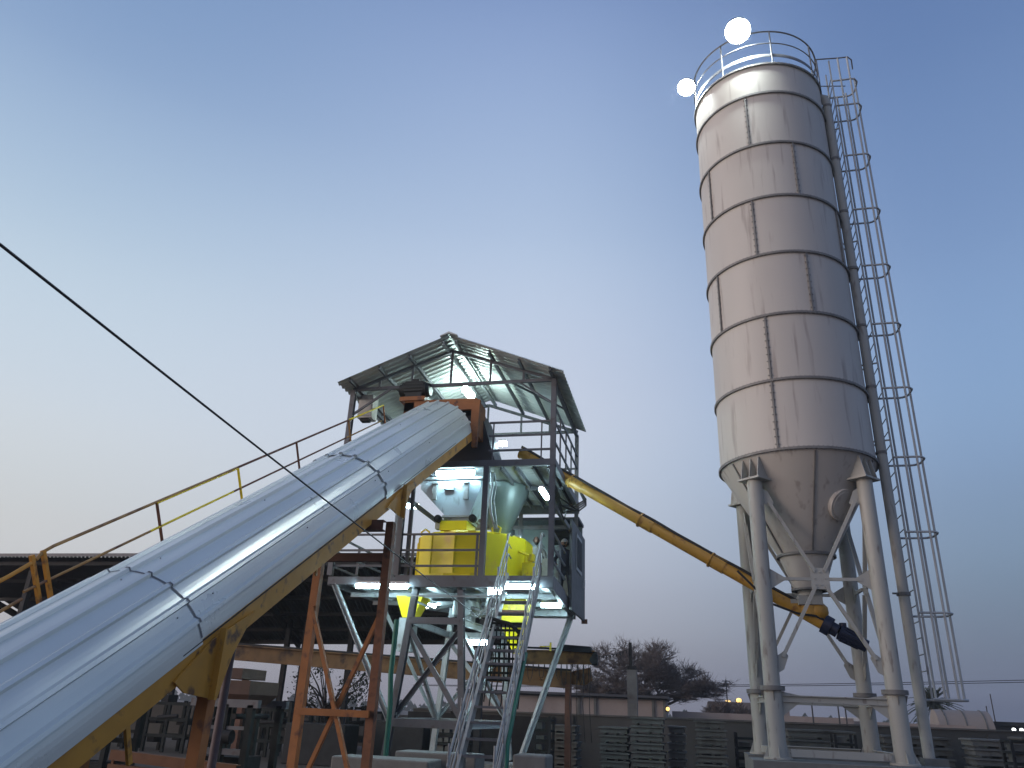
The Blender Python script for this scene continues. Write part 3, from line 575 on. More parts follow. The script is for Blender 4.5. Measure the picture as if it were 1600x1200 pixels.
# ================================================================== belt conveyor
ES=.603; def_u=-4.72
def ez(v): return 2.13+ES*(v-7.07)
CU=-5.47; cs=math.atan(ES)
SL=P(0,math.cos(cs),math.sin(cs)); UP=P(0,-math.sin(cs),math.cos(cs))
cv=thing('belt_conveyor','inclined belt conveyor under an arched ribbed sheet cover, rising to the tower','conveyor',(CU,7,0))
def ribs():
    # profile along the arc: (arc position, height)
    prof=[]; n=10; tot=math.pi; 
    for k in range(n):
        a0=tot*k/n; a1=tot*(k+1)/n; d=a1-a0
        prof+=[(a0+d*.02,0),(a0+d*.2,0),(a0+d*.4,0),(a0+d*.6,0),(a0+d*.70,0),(a0+d*.745,.036),(a0+d*.90,.036)]
    prof+=[(tot,0)]
    return prof
def sheet(v0,v1,off):
    rows=[]; m=14
    rg=random.Random(int(v0*10))
    for i in range(m+1):
        t=i/m; v=v0+(v1-v0)*t; o=P(CU,v,ez(v)); row=[]
        for (a,h) in ribs():
            w_=.002*math.sin(v*1.3+a*3)
            rx,ry=.755+off+h+w_,.675+off+h+w_
            jag=(rg.uniform(-.012,.012) if i in (0,m) else 0)
            row.append(o+P(math.cos(a)*rx,0,0)+UP*(math.sin(a)*ry)+SL*jag)
        rows.append(row)
    b=MB(); b.grid(rows)
    # turned-down hem
    for sgn,idx in ((1,0),(-1,-1)):
        for r0,r1 in zip(rows[:-1],rows[1:]):
            p0,p1=r0[idx],r1[idx]; b.add([p0,p1,p1-UP*.07,p0-UP*.07],[(0,1,2,3)])
    o=build('cover_sheet',b,GALV,cv,recalc=False); return o
sheet(2.4,7.09,.014); sheet(7.06,11.42,0.0); sheet(11.38,15.98,.014)
b=MB()
for v0,v1 in ((7.068,7.088),(11.388,11.408)):
    b=MB()
    for sgn in (0,):
        pts0=[];pts1=[]
        for (a,h) in ribs():
            rx,ry=.774+h,.694+h
            pts0.append(P(CU,v0,ez(v0))+P(math.cos(a)*rx,0,0)+UP*(math.sin(a)*ry)); pts1.append(P(CU,v1,ez(v1))+P(math.cos(a)*rx,0,0)+UP*(math.sin(a)*ry))
        b.grid([pts0,pts1])
    build('joint_strip',b,GRY,cv,recalc=False)
b=MB()
for v in (3,4.6,6.9,7.4,9.2,11.2,11.7,13.6,15.7):
    for k in (1,4):
        a=math.pi*(k+.45)/10; q=P(CU,v,ez(v))+P(math.cos(a)*.765,0,0)+UP*(math.sin(a)*.685); nn=(P(math.cos(a),0,0)+UP*math.sin(a)).normalized(); b.tube(q,q+nn*.014,.008,n=6)
build('cover_screws',b,GRYL,cv)
for s_ in (1,-1):
    u=CU+s_*.725; b=MB(); v0,v1=2.4,16.1
    b.chan(P(u,v0,ez(v0)-.17),P(u,v1,ez(v1)-.17),.07,.24,s_,.012); build('side_beam',b,OCH,cv)
    b=MB(); b.beam(P(u+s_*.0,v0,ez(v0)-.04),P(u,v1,ez(v1)-.04),.09,.012); build('seal_strip',b,DKS,cv)
for i in range(12):
    v=3.2+i*1.12; b=MB(); z=ez(v)-.26; b.chan((CU-.7,v,z),(CU+.7,v,z),.08,.08); build('cross_member',b,RUST,cv)
b=MB(); b.box((0,0,0),(0,0,0)) if 0 else b.hexa([P(CU-.5,2.6,ez(2.6)-.1),P(CU+.5,2.6,ez(2.6)-.1),P(CU+.5,16,ez(16)-.1),P(CU-.5,16,ez(16)-.1),P(CU-.5,2.6,ez(2.6)-.08),P(CU+.5,2.6,ez(2.6)-.08),P(CU+.5,16,ez(16)-.08),P(CU-.5,16,ez(16)-.08)])
build('belt',b,BLK,cv)
b=MB(); b.hexa([P(CU-.5,2.6,ez(2.6)-.34),P(CU+.5,2.6,ez(2.6)-.34),P(CU+.5,16,ez(16)-.34),P(CU-.5,16,ez(16)-.34),P(CU-.5,2.6,ez(2.6)-.33),P(CU+.5,2.6,ez(2.6)-.33),P(CU+.5,16,ez(16)-.33),P(CU-.5,16,ez(16)-.33)]); build('return_belt',b,BLK,cv)
# splice brackets (triangular plates) on the right beam
def plate(v,dz,w1,w2,m=OCH):
    b=MB(); u=-4.70
    b.prism([P(u,v-w1*.8,ez(v-w1*.8)-.22),P(u,v-.1,ez(v-.1)-.1),P(u,v+w2,ez(v+w2)-.16),P(u,v+w2*.5,ez(v)-dz*.38),P(u,v+.14,ez(v)-dz),P(u,v-w1*.55,ez(v)-dz*.93)],0,P(.02,0,0)); b.box((u+.02,v-.012,ez(v)-dz),(u+.09,v+.012,ez(v)-.04)); return build('splice_bracket',b,m,cv)
plate(7.35,.72,.75,.6); plate(12.05,.62,.8,.55); 
b=MB(); b.chan((CU-.75,11.0,ez(11)-.36),(CU+.95,11.0,ez(11)-.36),.14,.16); build('cross_member',b,RUST,cv)
# support bents
def bent(v,zt,mm,us,brace=True,w_=.13):
    for u in us: b=MB(); b.beam((u,v,0),(u,v,zt if u>CU else zt-.1),w_); build('leg',b,(RUSTL if (u>CU and brace) else mm),cv)
    if brace:
        b=MB(); b.beam((us[0],v-.05,3.05),(us[1]+.0,v-.05,-.0),.075,.06); b.beam((us[1],v+.03,3.05),(us[0],v+.03,0),.075,.06); build('cross_brace',b,mm,cv)
        b=MB(); b.beam((us[0],v-.1,1.46),(us[1],v-.1,1.46),.06,.1); build('cross_brace',b,mm,cv)
        b=MB(); b.beam((us[0]-.12,v+.02,3.86),(us[1]+.05,v+.02,3.86),.1,.13); build('cross_brace',b,RUST,cv)
bent(12.1,4.45,ORG,(-6.07,-4.86))
bent(7.5,1.62,ORG,(-6.1,-4.80),False,.13)
b=MB(); b.tube((-6.15,10.0,0),(-6.15,10.0,3.5),.055,n=12); build('leg',b,mat('purple_grey_paint',(.12,.09,.10),.6),cv)
b=MB(); b.beam((-4.75,6.3,ez(6.3)-.3),(-4.75,6.45,ez(6.3)-.62),.03,.05); b.beam((-4.9,9.7,ez(9.7)-.3),(-4.9,9.7,ez(9.7)-.55),.02,.05); build('hanger',b,OCH,cv)
# walkway and handrail on the far side
b=MB(); v0,v1=6.8,16.2
b.hexa([P(-7.2,v0,ez(v0)-.36),P(-6.25,v0,ez(v0)-.36),P(-6.25,v1,ez(v1)-.36),P(-7.2,v1,ez(v1)-.36),P(-7.2,v0,ez(v0)-.32),P(-6.25,v0,ez(v0)-.32),P(-6.25,v1,ez(v1)-.32),P(-7.2,v1,ez(v1)-.32)]); build('walkway',b,RUST,cv)
RU=-7.3
def rz(v): return 1.6+(3.2-1.6)*.9125+ .589*(v-7.5)
VS=[7.7,9.3,11.1,12.88,15.0,16.85]
def pt(v,dz=0): return P(RU,v,rz(v)+dz)
b=MB(); b.path([pt(7.5,-.08),pt(7.56,-.02),pt(7.7)],.021,8); build('hand_rail',b,YRAIL,cv)
for k in range(5):
    for dz,r,ms in ((0,.021,(YRAIL,YRAIL,RUST,RUST,YEL)),(-.42,.018,(YRAIL,YEL,RUST,RUST,YRAIL))):
        b=MB(); b.path([pt(VS[k] if (k or not dz) else 7.45,dz),pt(VS[k+1],dz)],r,8); build('hand_rail',b,ms[k],cv)
b=MB(); b.path([pt(9.3,-.02)+P(.012,0,0),pt(11.1,-.02)+P(.012,0,0)],.012,6); build('fresh_paint_strip',b,YEL,cv)
b=MB(); b.path([P(RU,7.45,rz(7.45)-.1),P(RU,7.2,rz(7.2)-.14),P(RU,5.2,rz(5.2)-.3)],.025,8); build('hand_rail',b,OCH,cv); b=MB(); b.path([P(RU,7.45,rz(7.45)-.5),P(RU,5.2,rz(5.2)-.72)],.02,8); build('hand_rail',b,YRAIL,cv)
for v,m_ in ((7.42,OCH),(7.56,OCH),(9.3,RUST),(11.1,YEL),(12.88,RUST),(15.0,YRAIL),(16.85,ORG)):
    b=MB(); q=P(RU,v,rz(v)); b.beam(q-UP*1.0,q,.045 if v<8 else .03); build('rail_post',b,m_,cv)
# head frame + drum + motor
b=MB(); u0,u1=-6.5,-4.68
b.box((u0,16.25,8.12),(u1,16.33,8.36)); b.beam((u1+.02,16.2,ez(15.98)-.35),(u1+.02,16.3,8.36),.12,.1); b.box((u1-.12,16.25,7.35),(u1+.04,16.33,8.12)); b.box((u0,16.25,8.36),(u1,16.9,8.40)); b.box((u0,16.25,7.6),(u0+.25,16.9,8.36)); b.box((u1-.06,16.33,7.5),(u1+.04,16.95,8.36))
build('head_frame',b,ORG,cv)
b=MB(); b.tube((CU-.7,16.55,7.75),(CU+.7,16.55,7.75),.3,n=32); build('head_drum',b,DKS,cv)
b=MB(); b.box((-6.62,16.2,8.40),(-5.98,16.75,8.5)); build('motor_bed',b,ORG,cv)
b=MB(); b.tube((-6.62,16.45,8.76),(-6.02,16.45,8.76),.21,n=24); b.tube((-6.7,16.45,8.76),(-6.62,16.45,8.76),.16,n=20); b.tube((-6.02,16.45,8.76),(-5.93,16.45,8.76),.19,.15,n=20); b.box((-6.5,16.25,8.5),(-6.1,16.65,8.62)); b.box((-6.40,16.36,8.95),(-6.22,16.52,9.03))
for k in range(18):
    a=2*math.pi*k/18; b.box((-6.55,16.45+.215*math.cos(a)-.008,8.76+.215*math.sin(a)-.02),(-6.08,16.45+.215*math.cos(a)+.008,8.76+.215*math.sin(a)+.02))
build('drive_motor',b,MOT,cv)

b=MB()
for k in range(4): b.path([(-2.9,16.6+.1*k,6.5-.1*k),(-2.75,16.9+.2*k,6.1-.12*k),(-2.4-.1*k,17.5,5.95),(-2.3,18.0,6.2+.05*k),(-2.5,18.1,6.65)],.02,6)
build('cable_loops',b,BLK,None,'loops of black cable hanging where the screw conveyor meets the upper deck','cable')
# perforated guard hung beside the stairs
b=MB(); a_=P(-3.86,15.55,3.15)
for i in range(9): x=-3.86+i*.085; b.box((x-.012,15.2,2.1),(x+.012,15.215,3.2-.05*abs(i-3)))
for j in range(9): z=2.12+j*.13; b.box((-3.87,15.19,z-.022),(-3.17,15.2,z+.022))
b.path([(-3.95,15.2,3.15),(-3.85,15.18,3.27),(-3.65,15.18,3.2),(-3.45,15.18,3.16),(-3.3,15.18,3.05),(-3.18,15.2,2.9)],.035,8)
for k in range(7): x=-3.85+k*.11; b.path([(x,15.17,2.7),(x+.03,15.15,2.2),(x-.02,15.16,1.6+rnd.random()*.4)],.014,6)
build('perforated_guard',b,MCH,None,'dark perforated guard plate with hanging chains halfway up the staircase','guard')
# green hoses
b=MB(); b.path([(-6.15,16.2,3.3),(-6.17,16.2,2.2),(-6.12,16.2,1.6),(-6.08,16.1,.9),(-6.0,15.9,.0)],.055,10); build('green_hose',b,HOSE,None,'thick green hose hanging down the left front tower leg','hose')
b=MB(); b.path([(-3.05,15.0,2.6),(-3.0,13.9,1.6),(-2.98,13.4,1.1),(-2.95,13.2,.5),(-2.95,13.1,0)],.035,10); build('green_hose',b,HOSE,None,'green hose running down beside the right rail of the staircase','hose')
# guy wire
b=MB(); A0=P(-3.29,2.62,3.65); B0=P(-4.3,16.35,3.36); d=(B0-A0)
b.path([A0-d*.12+P(0,0,0)]+[A0+d*t-P(0,0,.10*4*t*(1-t)*.3) for t in (0,.1,.2,.35,.5,.65,.8,.9,1)],.0085,6); build('guy_wire',b,WIRE,None,'dark steel wire stretched down across the conveyor to the tower','wire')

# concrete blocks on the ground near the tower
def block(name,a,c,label,cat,m=CONC,bev=.03):
    b=MB(); b.box(a,c); o=build(name,b,m,None,label,cat)
    bv=o.modifiers.new('b','BEVEL'); bv.width=bev; bv.segments=2; return o
block('concrete_slab',(-6.3,14.0,0),(-4.5,14.8,.74),'long low pale concrete slab in front of the left tower legs','slab')
block('concrete_slab',(-5.45,14.9,0),(-3.9,15.6,.83),'pale concrete slab behind the low one, at the right tower legs','slab')
block('concrete_block',(-2.72,12.6,0),(-2.2,13.2,.99),'pale square concrete block right of the stair foot','block')
block('concrete_block',(-4.0,13.6,0),(-3.8,13.9,.9),'small pale concrete block seen behind the stairs','block')
# ================================================================== people
def person(name,loc,label,pts,edges,radii,m,head,headdir,extra):
    t=thing(name,label,'person',loc)
    me=bpy.data.meshes.new('body'); me.from_pydata(pts,edges,[]); me.materials.append(m)
    o=bpy.data.objects.new('body_cage',me); col.objects.link(o)
    sk=o.modifiers.new('s','SKIN'); sk.use_smooth_shade=True; ss=o.modifiers.new('u','SUBSURF'); ss.levels=ss.render_levels=2
    for i,r in enumerate(radii):
        me.skin_vertices[0].data[i].radius=(r if isinstance(r,tuple) else (r,r)); me.skin_vertices[0].data[i].use_root=(i==0)
    bpy.context.view_layer.update(); dg=bpy.context.evaluated_depsgraph_get()
    nm=bpy.data.meshes.new_from_object(o.evaluated_get(dg)); bpy.data.objects.remove(o)
    nm.materials.clear(); nm.materials.append(m)
    body=bpy.data.objects.new('body',nm); col.objects.link(body); body.parent=t; ORIG[body]=V3(loc)
    return t
def headmesh(t,c,yaw,hair=True,beard=True,cap=None):
    c=V3(c)+ORIG[t]; rot=Matrix.Rotation(yaw,3,'Z'); b=MB(); rows=[]
    for i in range(17):
        th=math.pi*i/16; row=[]
        for j in range(25):
            ph=2*math.pi*j/24; x=math.sin(th)*math.sin(ph)*.078; y=-math.sin(th)*math.cos(ph)*.098; z=math.cos(th)*.118
            if z<-.02: x*=1-.35*(-z-.02)/.1; y*=1-.12*(-z-.02)/.1
            f=max(0,-y/.098)
            if abs(x)<.02 and -.045<z<.025 and f>.7: y-=.022*(1-(z+.04)/.065*.7)*(1-abs(x)/.02)   # nose
            if .008<abs(x)<.045 and .0<z<.03 and f>.6: y+=.008                                       # eye sockets
            if z<-.075 and f>.6: y-=.008
            row.append(c+rot@P(x,y,z))
        rows.append(row)
    b.grid(rows,True); hd=build('head',b,SKIN,t)
    for s_ in (-1,1):
        b=MB(); b.tube(c+rot@P(s_*.076,.005,-.03),c+rot@P(s_*.088,.012,.03),.016,n=8); build('ear',b,SKIN,hd)
        b=MB(); b.tube(c+rot@P(s_*.028,-.084,.014),c+rot@P(s_*.028,-.091,.014),.010,n=8); build('eye',b,DKS,hd)
    b=MB(); b.beam(c+rot@P(-.025,-.088,-.055),c+rot@P(.025,-.088,-.055),.008,.01); build('mouth',b,MC['brown_primer'],hd)
    def shell(th0,th1,pf,sc_,m,n_):
        b=MB(); rows=[]
        for i in range(9):
            th=th0+(th1-th0)*i/8; rows.append([c+rot@P(math.sin(th)*math.sin(p)*.078*sc_,-math.sin(th)*math.cos(p)*.098*sc_,math.cos(th)*.118*sc_) for p in [pf+(2*math.pi-2*pf)*k/20 for k in range(21)]])
        b.grid(rows,True); build(n_,b,m,hd)
    if hair: shell(.5 if cap is None else .05,1.9,1.0,1.05,HAIR,'hair')
    if cap: shell(0.02,1.35,0,1.12,cap,'head_cloth')
    if beard:
        b=MB(); rows=[]
        for i in range(5):
            th=2.05+.75*i/4; rows.append([c+rot@P(math.sin(th)*math.sin(p)*.074,-math.sin(th)*math.cos(p)*.103,math.cos(th)*.12) for p in [-1.3+2.6*k/12 for k in range(13)]])
        b.grid(rows,True); build('beard',b,HAIR,hd)
def hand(t,c,d,m=SKIN):
    c=V3(c)+ORIG[t]; d=V3(d).normalized(); s=d.cross(P(0,0,1)).normalized() if abs(d.z)<.9 else P(1,0,0); n=s.cross(d)
    b=MB(); b.beam(c-d*.01,c+d*.08,.075,.028,n)
    for k,l in enumerate((.062,.072,.07,.055)):
        o=c+d*.08+s*(-.03+.02*k); b.path([o,o+d*l*.5-n*.004,o+d*l*.85-n*.022,o+d*l-n*.04],[.0095,.009,.008,.006],6)
    o=c+d*.015+s*-.036; b.path([o,o+d*.025-s*.022,o+d*.055-s*.028-n*.008],[.011,.010,.008],6)
    build('hand',b,m,t)
E_=[(0,1),(1,2),(2,3),(3,4),(4,5),(3,6),(6,7),(7,8),(3,9),(9,10),(10,11),(0,12),(12,13),(13,14),(14,15),(0,16),(16,17),(17,18),(18,19)]
RD=[(.14,.11),(.135,.10),(.16,.11),(.15,.10),(.055,.055),(.05,.05),.065,.05,.038,.065,.05,.038,.095,.07,.05,.045,.095,.07,.05,.045]
p1=[(0,0,.95),(0,.0,1.12),(0,-.01,1.28),(0,-.01,1.40),(0,-.02,1.49),(0,-.03,1.54),(-.20,0,1.40),(-.27,-.05,1.14),(-.26,-.2,.93),(.20,0,1.40),(.28,-.06,1.14),(.22,-.26,1.0),(-.1,0,.88),(-.11,-.02,.48),(-.12,.02,.09),(-.12,-.12,.04),(.1,0,.88),(.11,-.02,.48),(.12,.02,.09),(.12,-.12,.04)]
pa=person('person',(-4.0,20.66,4.24),'bearded man in a loose grey shirt standing on the deck beside the yellow mixer',p1,E_,RD,SHIRT,None,None,None)
headmesh(pa,(0,-.04,1.66),R(25)); hand(pa,(-.26,-.2,.91),(0,-.5,-1)); hand(pa,(.22,-.26,1.0),(-.2,-1,-.1))
p2=[(0,0,.95),(0,-.03,1.12),(0,-.07,1.27),(0,-.1,1.38),(0,-.14,1.46),(0,-.16,1.51),(-.19,-.1,1.38),(-.27,-.18,1.15),(-.20,-.38,1.02),(.19,-.1,1.38),(.28,-.1,1.14),(.26,-.22,.95),(-.1,0,.88),(-.12,-.05,.48),(-.13,.0,.09),(-.13,-.14,.04),(.1,0,.88),(.13,.02,.48),(.14,.08,.09),(.14,-.06,.04)]
pb=person('person',(-3.24,20.95,4.24),'man in dark blue work clothes with a white head cloth at the right railing',p2,E_,RD,NAVY,None,None,None)
headmesh(pb,(0,-.18,1.62),R(-50),cap=CLOTHW); hand(pb,(-.20,-.38,1.02),(0,-1,-.2)); hand(pb,(.26,-.22,.95),(0,-.6,-1))

# ================================================================== shed on the left
sh=thing('open_shed','long dark open-sided shed with a corrugated sheet roof behind the conveyor','shed',(-16,27,0))
def quad_at(s,t):   # s along eave 0..1, t front->rear
    a=lerp((-26.13,22.4,5.79),(-5.76,22.4,5.79),s); c=lerp((-29.12,33.1,3.84),(-6.09,27.44,3.84),s); return lerp(a,c,t)
rows=[]; n=260
for i in range(n+1):
    h=.05 if (i%2) else 0; rows.append([quad_at(i/n,t)+P(0,0,h) for t in (0,.33,.66,1)])
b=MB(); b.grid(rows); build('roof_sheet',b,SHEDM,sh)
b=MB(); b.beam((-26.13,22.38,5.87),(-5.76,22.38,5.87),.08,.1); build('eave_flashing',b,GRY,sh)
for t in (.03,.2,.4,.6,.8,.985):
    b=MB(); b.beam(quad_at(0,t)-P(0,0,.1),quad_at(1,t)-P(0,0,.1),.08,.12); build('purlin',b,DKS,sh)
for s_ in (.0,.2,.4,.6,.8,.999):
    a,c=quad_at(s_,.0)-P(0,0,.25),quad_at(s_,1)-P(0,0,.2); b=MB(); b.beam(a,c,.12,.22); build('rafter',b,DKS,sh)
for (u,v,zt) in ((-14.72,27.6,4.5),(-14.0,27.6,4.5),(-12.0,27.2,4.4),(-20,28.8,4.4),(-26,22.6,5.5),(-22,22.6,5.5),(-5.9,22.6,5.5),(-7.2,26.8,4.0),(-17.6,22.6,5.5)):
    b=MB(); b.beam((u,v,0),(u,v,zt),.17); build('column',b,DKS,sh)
b=MB(); b.beam(quad_at(0,1.0)-P(0,0,.02),quad_at(1,1.0)-P(0,0,.02),.12,.22); build('gutter',b,DKS,sh)
# ================================================================== gantry crane on the right, runway beam
gr=thing('gantry_runway','long brown steel runway beam on posts running behind the tower','runway beam',(-8,22,0))
b=MB(); b.ibeam((-13.4,22,2.88),(-3.2,22,2.42),.22,.44,.03); build('beam',b,mat('runway_brown',(.15,.08,.028),.7,0,.25,3,(.03,.015,.01),.3,2),gr)
b=MB(); b.beam((-13.4,22,3.13),(-3.2,22,2.67),.07,.05); build('crane_rail',b,DKS,gr)
for u in (-12.9,-3.28):
    b=MB(); b.beam((u,22,0),(u,22,2.3),.16); build('column',b,RUST,gr)
cr=thing('overhead_crane','rusty yellow overhead crane girder with hanging cable loops beyond the staircase','crane',(-3.6,21.6,2.4))
b=MB(); b.ibeam((-4.5,21.3,2.93),(-2.62,22.3,3.03),.2,.36,.03); build('girder',b,mat('girder_rust',(.22,.11,.035),.7,0,.3,4,(.08,.035,.015),.4,2.5),cr)
b=MB(); b.beam((-4.5,21.2,3.17),(-3.3,21.9,3.2),.05,.05); b.hexa([P(-3.45,21.6,3.14),P(-2.66,22.1,3.14),P(-2.66,22.5,3.14),P(-3.45,22.5,3.14),P(-3.4,21.6,3.3),P(-2.70,22.1,3.3),P(-2.70,22.5,3.3),P(-3.4,22.5,3.3)]); build('walk_plate',b,DKS,cr)
b=MB(); b.box((-2.66,22.1,2.82),(-2.52,22.4,3.1)); b.tube((-2.59,22.2,3.08),(-2.59,22.2,3.16),.06,n=10); b.tube((-2.6,22.08,2.95),(-2.6,22.0,2.95),.11,n=16); build('end_motor',b,DKS,cr)
b=MB(); b.prism([P(-4.1,21.9,2.42),P(-2.75,22.5,2.78),P(-2.7,22.5,2.45),P(-2.9,22.4,2.3)],0,P(0,.12,0)); build('end_truck',b,MC['girder_rust'],cr)
b=MB()
for k in range(11):
    q=k/11; a=lerp((-4.3,21.38,2.78),(-2.75,22.2,2.86),q); c=lerp((-4.3,21.38,2.78),(-2.75,22.2,2.86),q+1/11); dz=rnd.uniform(.18,.75)
    b.path([a,lerp(a,c,.15)-P(0,0,dz*.7),lerp(a,c,.5)-P(0,0,dz),lerp(a,c,.85)-P(0,0,dz*.7),c],.010,6)
for k in range(4): a=P(-3.2+k*.17,21.9+.05*k,2.8); b.path([a,a-P(.03,0,1.0),a-P(-.03,0,1.9)],.010,6)
build('festoon_cable',b,BLK,cr)
b=MB(); b.beam((-3.72,21.6,3.12),(-3.72,21.6,3.34),.05,.05); b.beam((-4.0,21.5,3.22),(-3.72,21.6,3.24),.03); build('marker',b,YEL,cr)

# ================================================================== perimeter wall, buildings, sky line
def wallthing(name,a,c,label,cat,m):
    b=MB(); b.box(a,c); return build(name,b,m,None,label,cat)
pw=thing('perimeter_wall','low grey plastered wall running across the yard behind the stacks','wall',(4,26,0))
b=MB(); b.hexa([P(-9,26,0),P(26,26,0),P(26,26.25,0),P(-9,26.25,0),P(-9,26,1.52),P(26,26,1.68),P(26,26.25,1.68),P(-9,26.25,1.52)]); build('wall_face',b,WALLG,pw)
b=MB(); b.hexa([P(-9,25.95,1.525),P(26,25.95,1.685),P(26,26.3,1.685),P(-9,26.3,1.525),P(-9,25.95,1.56),P(26,25.95,1.72),P(26,26.3,1.72),P(-9,26.3,1.56)]); build('coping',b,CONCD,pw)
for x in range(-8,26,4): b=MB(); b.box((x,25.93,0),(x+.3,25.99,1.5)); build('pilaster',b,WALLG,pw)
lb=thing('low_building','long low block building with a thin flat roof and pilasters beside the bare tree','building',(-5,45,0))
b=MB(); b.box((-12.6,45,0),(-1.5,50,2.42)); build('wall',b,WALLM,lb)
b=MB(); b.box((-13,44.6,2.5),(-1.3,50.4,2.62)); build('roof',b,DGR,lb); b=MB(); b.box((-12.9,44.8,2.42),(-1.4,50.2,2.5)); build('fascia',b,DKS,lb)
for u in (-8.4,-6.2,-5.3,-2.2,-1.6): b=MB(); b.box((u,44.9,0),(u+.14,45,2.42)); build('pilaster',b,CONCD,lb)
bl=thing('bulkhead_lamp','orange lamp glowing at the right corner of the low building','lamp',(-1.35,44.8,2.0)); b=MB(); b.box((-1.49,44.85,1.85),(-1.3,45,2.15)); build('lamp_base',b,DKS,bl); b=MB(); b.tube((-1.36,44.84,2.0),(-1.36,44.78,2.0),.1,n=12); build('lamp_glass',b,SODM,bl)
wallthing('boundary_wall',(-1.2,47,0),(8.2,47.3,1.92),'plain tan boundary wall right of the low building','wall',WALLM)
wallthing('boundary_wall',(8.2,47.5,0),(14.2,47.8,1.8),'plain tan boundary wall seen between the silo legs','wall',WALLM)
wallthing('flat_building',(1.0,60,0),(6.4,66,2.75),'pinkish flat building far behind the bare tree','building',WALLM)
# vehicles / tanks / roofs at right
def up(name,lab,cat,loc,parts_):
    t=thing(name,lab,cat,loc)
    for n_,bb,m in parts_: build(n_,bb,m,t)
    return t
def van(x0,x1,v,h,lab):
    b=MB(); b.hexa([P(x0+.1,v+.2,h*.5),P(x1-.1,v+.2,h*.5),P(x1-.1,v+1.9,h*.5),P(x0+.1,v+1.9,h*.5),P(x0+.25,v+.35,h),P(x1-.5,v+.35,h),P(x1-.5,v+1.75,h),P(x0+.25,v+1.75,h)]); b.box((x0,v+.1,.35),(x1,v+2,h*.5))
    w_=MB(); x=x0+.4
    while x<x1-1.0: w_.box((x,v+.2,h*.62),(x+.55,v+.32,h*.86)); x+=.8
    wh=MB(); [wh.tube((x,v,.38),(x,v+.3,.38),.36,n=16) for x in (x0+.7,x1-.7)]
    up('white_van',lab,'van',((x0+x1)/2,v+1,0),[('van_body',b,CLOTHW),('side_windows',w_,DKS),('wheels',wh,BLK)])
van(7.7,10.0,48,1.98,'white van parked behind the wall, between the silo legs')
van(10.3,13.6,47.6,1.80,'long white van roof showing above the wall left of the tan tank')
b=MB(); rows=[[P(13.4+2.8*j,52-1.1*math.cos(a),1.2+1.42*math.sin(a)) for j in (0,1)] for a in [math.pi*k/16 for k in range(17)]]
b.grid(rows,True); b.add([r[0] for r in rows],[tuple(range(17))]); b.add([r[1] for r in rows],[tuple(range(17))]); b.box((13.4,50.9,0),(16.2,53.1,1.2))
bb=MB(); [bb.path([P(x,52-1.12*math.cos(a),1.2+1.44*math.sin(a)) for a in [math.pi*k/16 for k in range(17)]],.03,6) for x in (13.8,14.8,15.8)]
up('storage_tank','rounded tan storage tank above the wall at the right','tank',(14.8,52,0),[('tank_shell',b,TANW),('hoop',bb,CONCD)])
b=MB(); b.box((16.6,54,0),(30,62,1.92)); r_=MB(); r_.box((16.3,53.6,1.92),(31,62.4,2.12))
up('dark_building','low dark flat-roofed building at the far right edge','building',(23,58,0),[('wall',b,DGR),('roof',r_,DKS)])
for x in (17.95,18.35):
    t=thing('security_light','small white wall light on the far right building, %s of the pair'%('left' if x<18.1 else 'right'),'light',(x,53.9,1.6),'wall lights at far right'); b=MB(); b.tube((x,53.55,1.72),(x,53.46,1.72),.09,n=10); build('lamp_glass',b,mat('small_white_glow',(1,1,1),.5,emit=(.95,1,.95),es=6),t); b=MB(); b.box((x-.12,53.55,1.6),(x+.12,53.6,1.84)); build('lamp_base',b,DKS,t)
def streetlamp(u,v,h,lab):
    t=thing('street_lamp',lab,'street lamp',(u,v,0),'sodium street lamps beyond the wall')
    b=MB(); b.tube((u,v,0),(u,v,h),.09,.06,n=8); build('pole',b,DKS,t); b=MB(); b.box((u-.3,v-.35,h),(u+.3,v,h+.12)); build('lamp_head',b,DKS,t)
    b=MB(); b.lathe((u,v-.4),[(.02,h-.18),(.2,h-.1),(.25,h+.06),(.18,h+.2),(.02,h+.25)],14); build('lamp_glass',b,SODM,t)
streetlamp(2.91,75,2.95,'orange street lamp beyond the wall, the left of two'); streetlamp(3.89,76,3.15,'orange street lamp beyond the wall, the right of two')
# concrete pole with string of lights
pl=thing('concrete_pole','square concrete post with a dark steel top before the bare tree','post',(-1.9,27.5,0))
b=MB(); b.box((-2.12,27.3,0),(-1.8,27.6,3.0)); build('post',b,CONC,pl); b=MB(); b.beam((-1.99,27.4,3.0),(-2.0,27.4,3.86),.1,.12); b.box((-2.1,27.3,3.0),(-1.82,27.55,3.12)); build('steel_top',b,DKS,pl)
b=MB(); A0=P(-3.2,26,3.35); B0=P(-2.03,27.4,3.68); pts=[lerp(A0,B0,t)-P(0,0,.12*4*t*(1-t)) for t in [k/12 for k in range(13)]]; b.path(pts,.008,5)
for k in range(11):
    q=pts[k+1]; b.tube(q,q-P(rnd.uniform(-.03,.03),0,rnd.uniform(.07,.14)),.016,n=6)
build('string_lights',b,BLK,None,'dark cable with small hanging bulbs strung to the concrete post','cable')
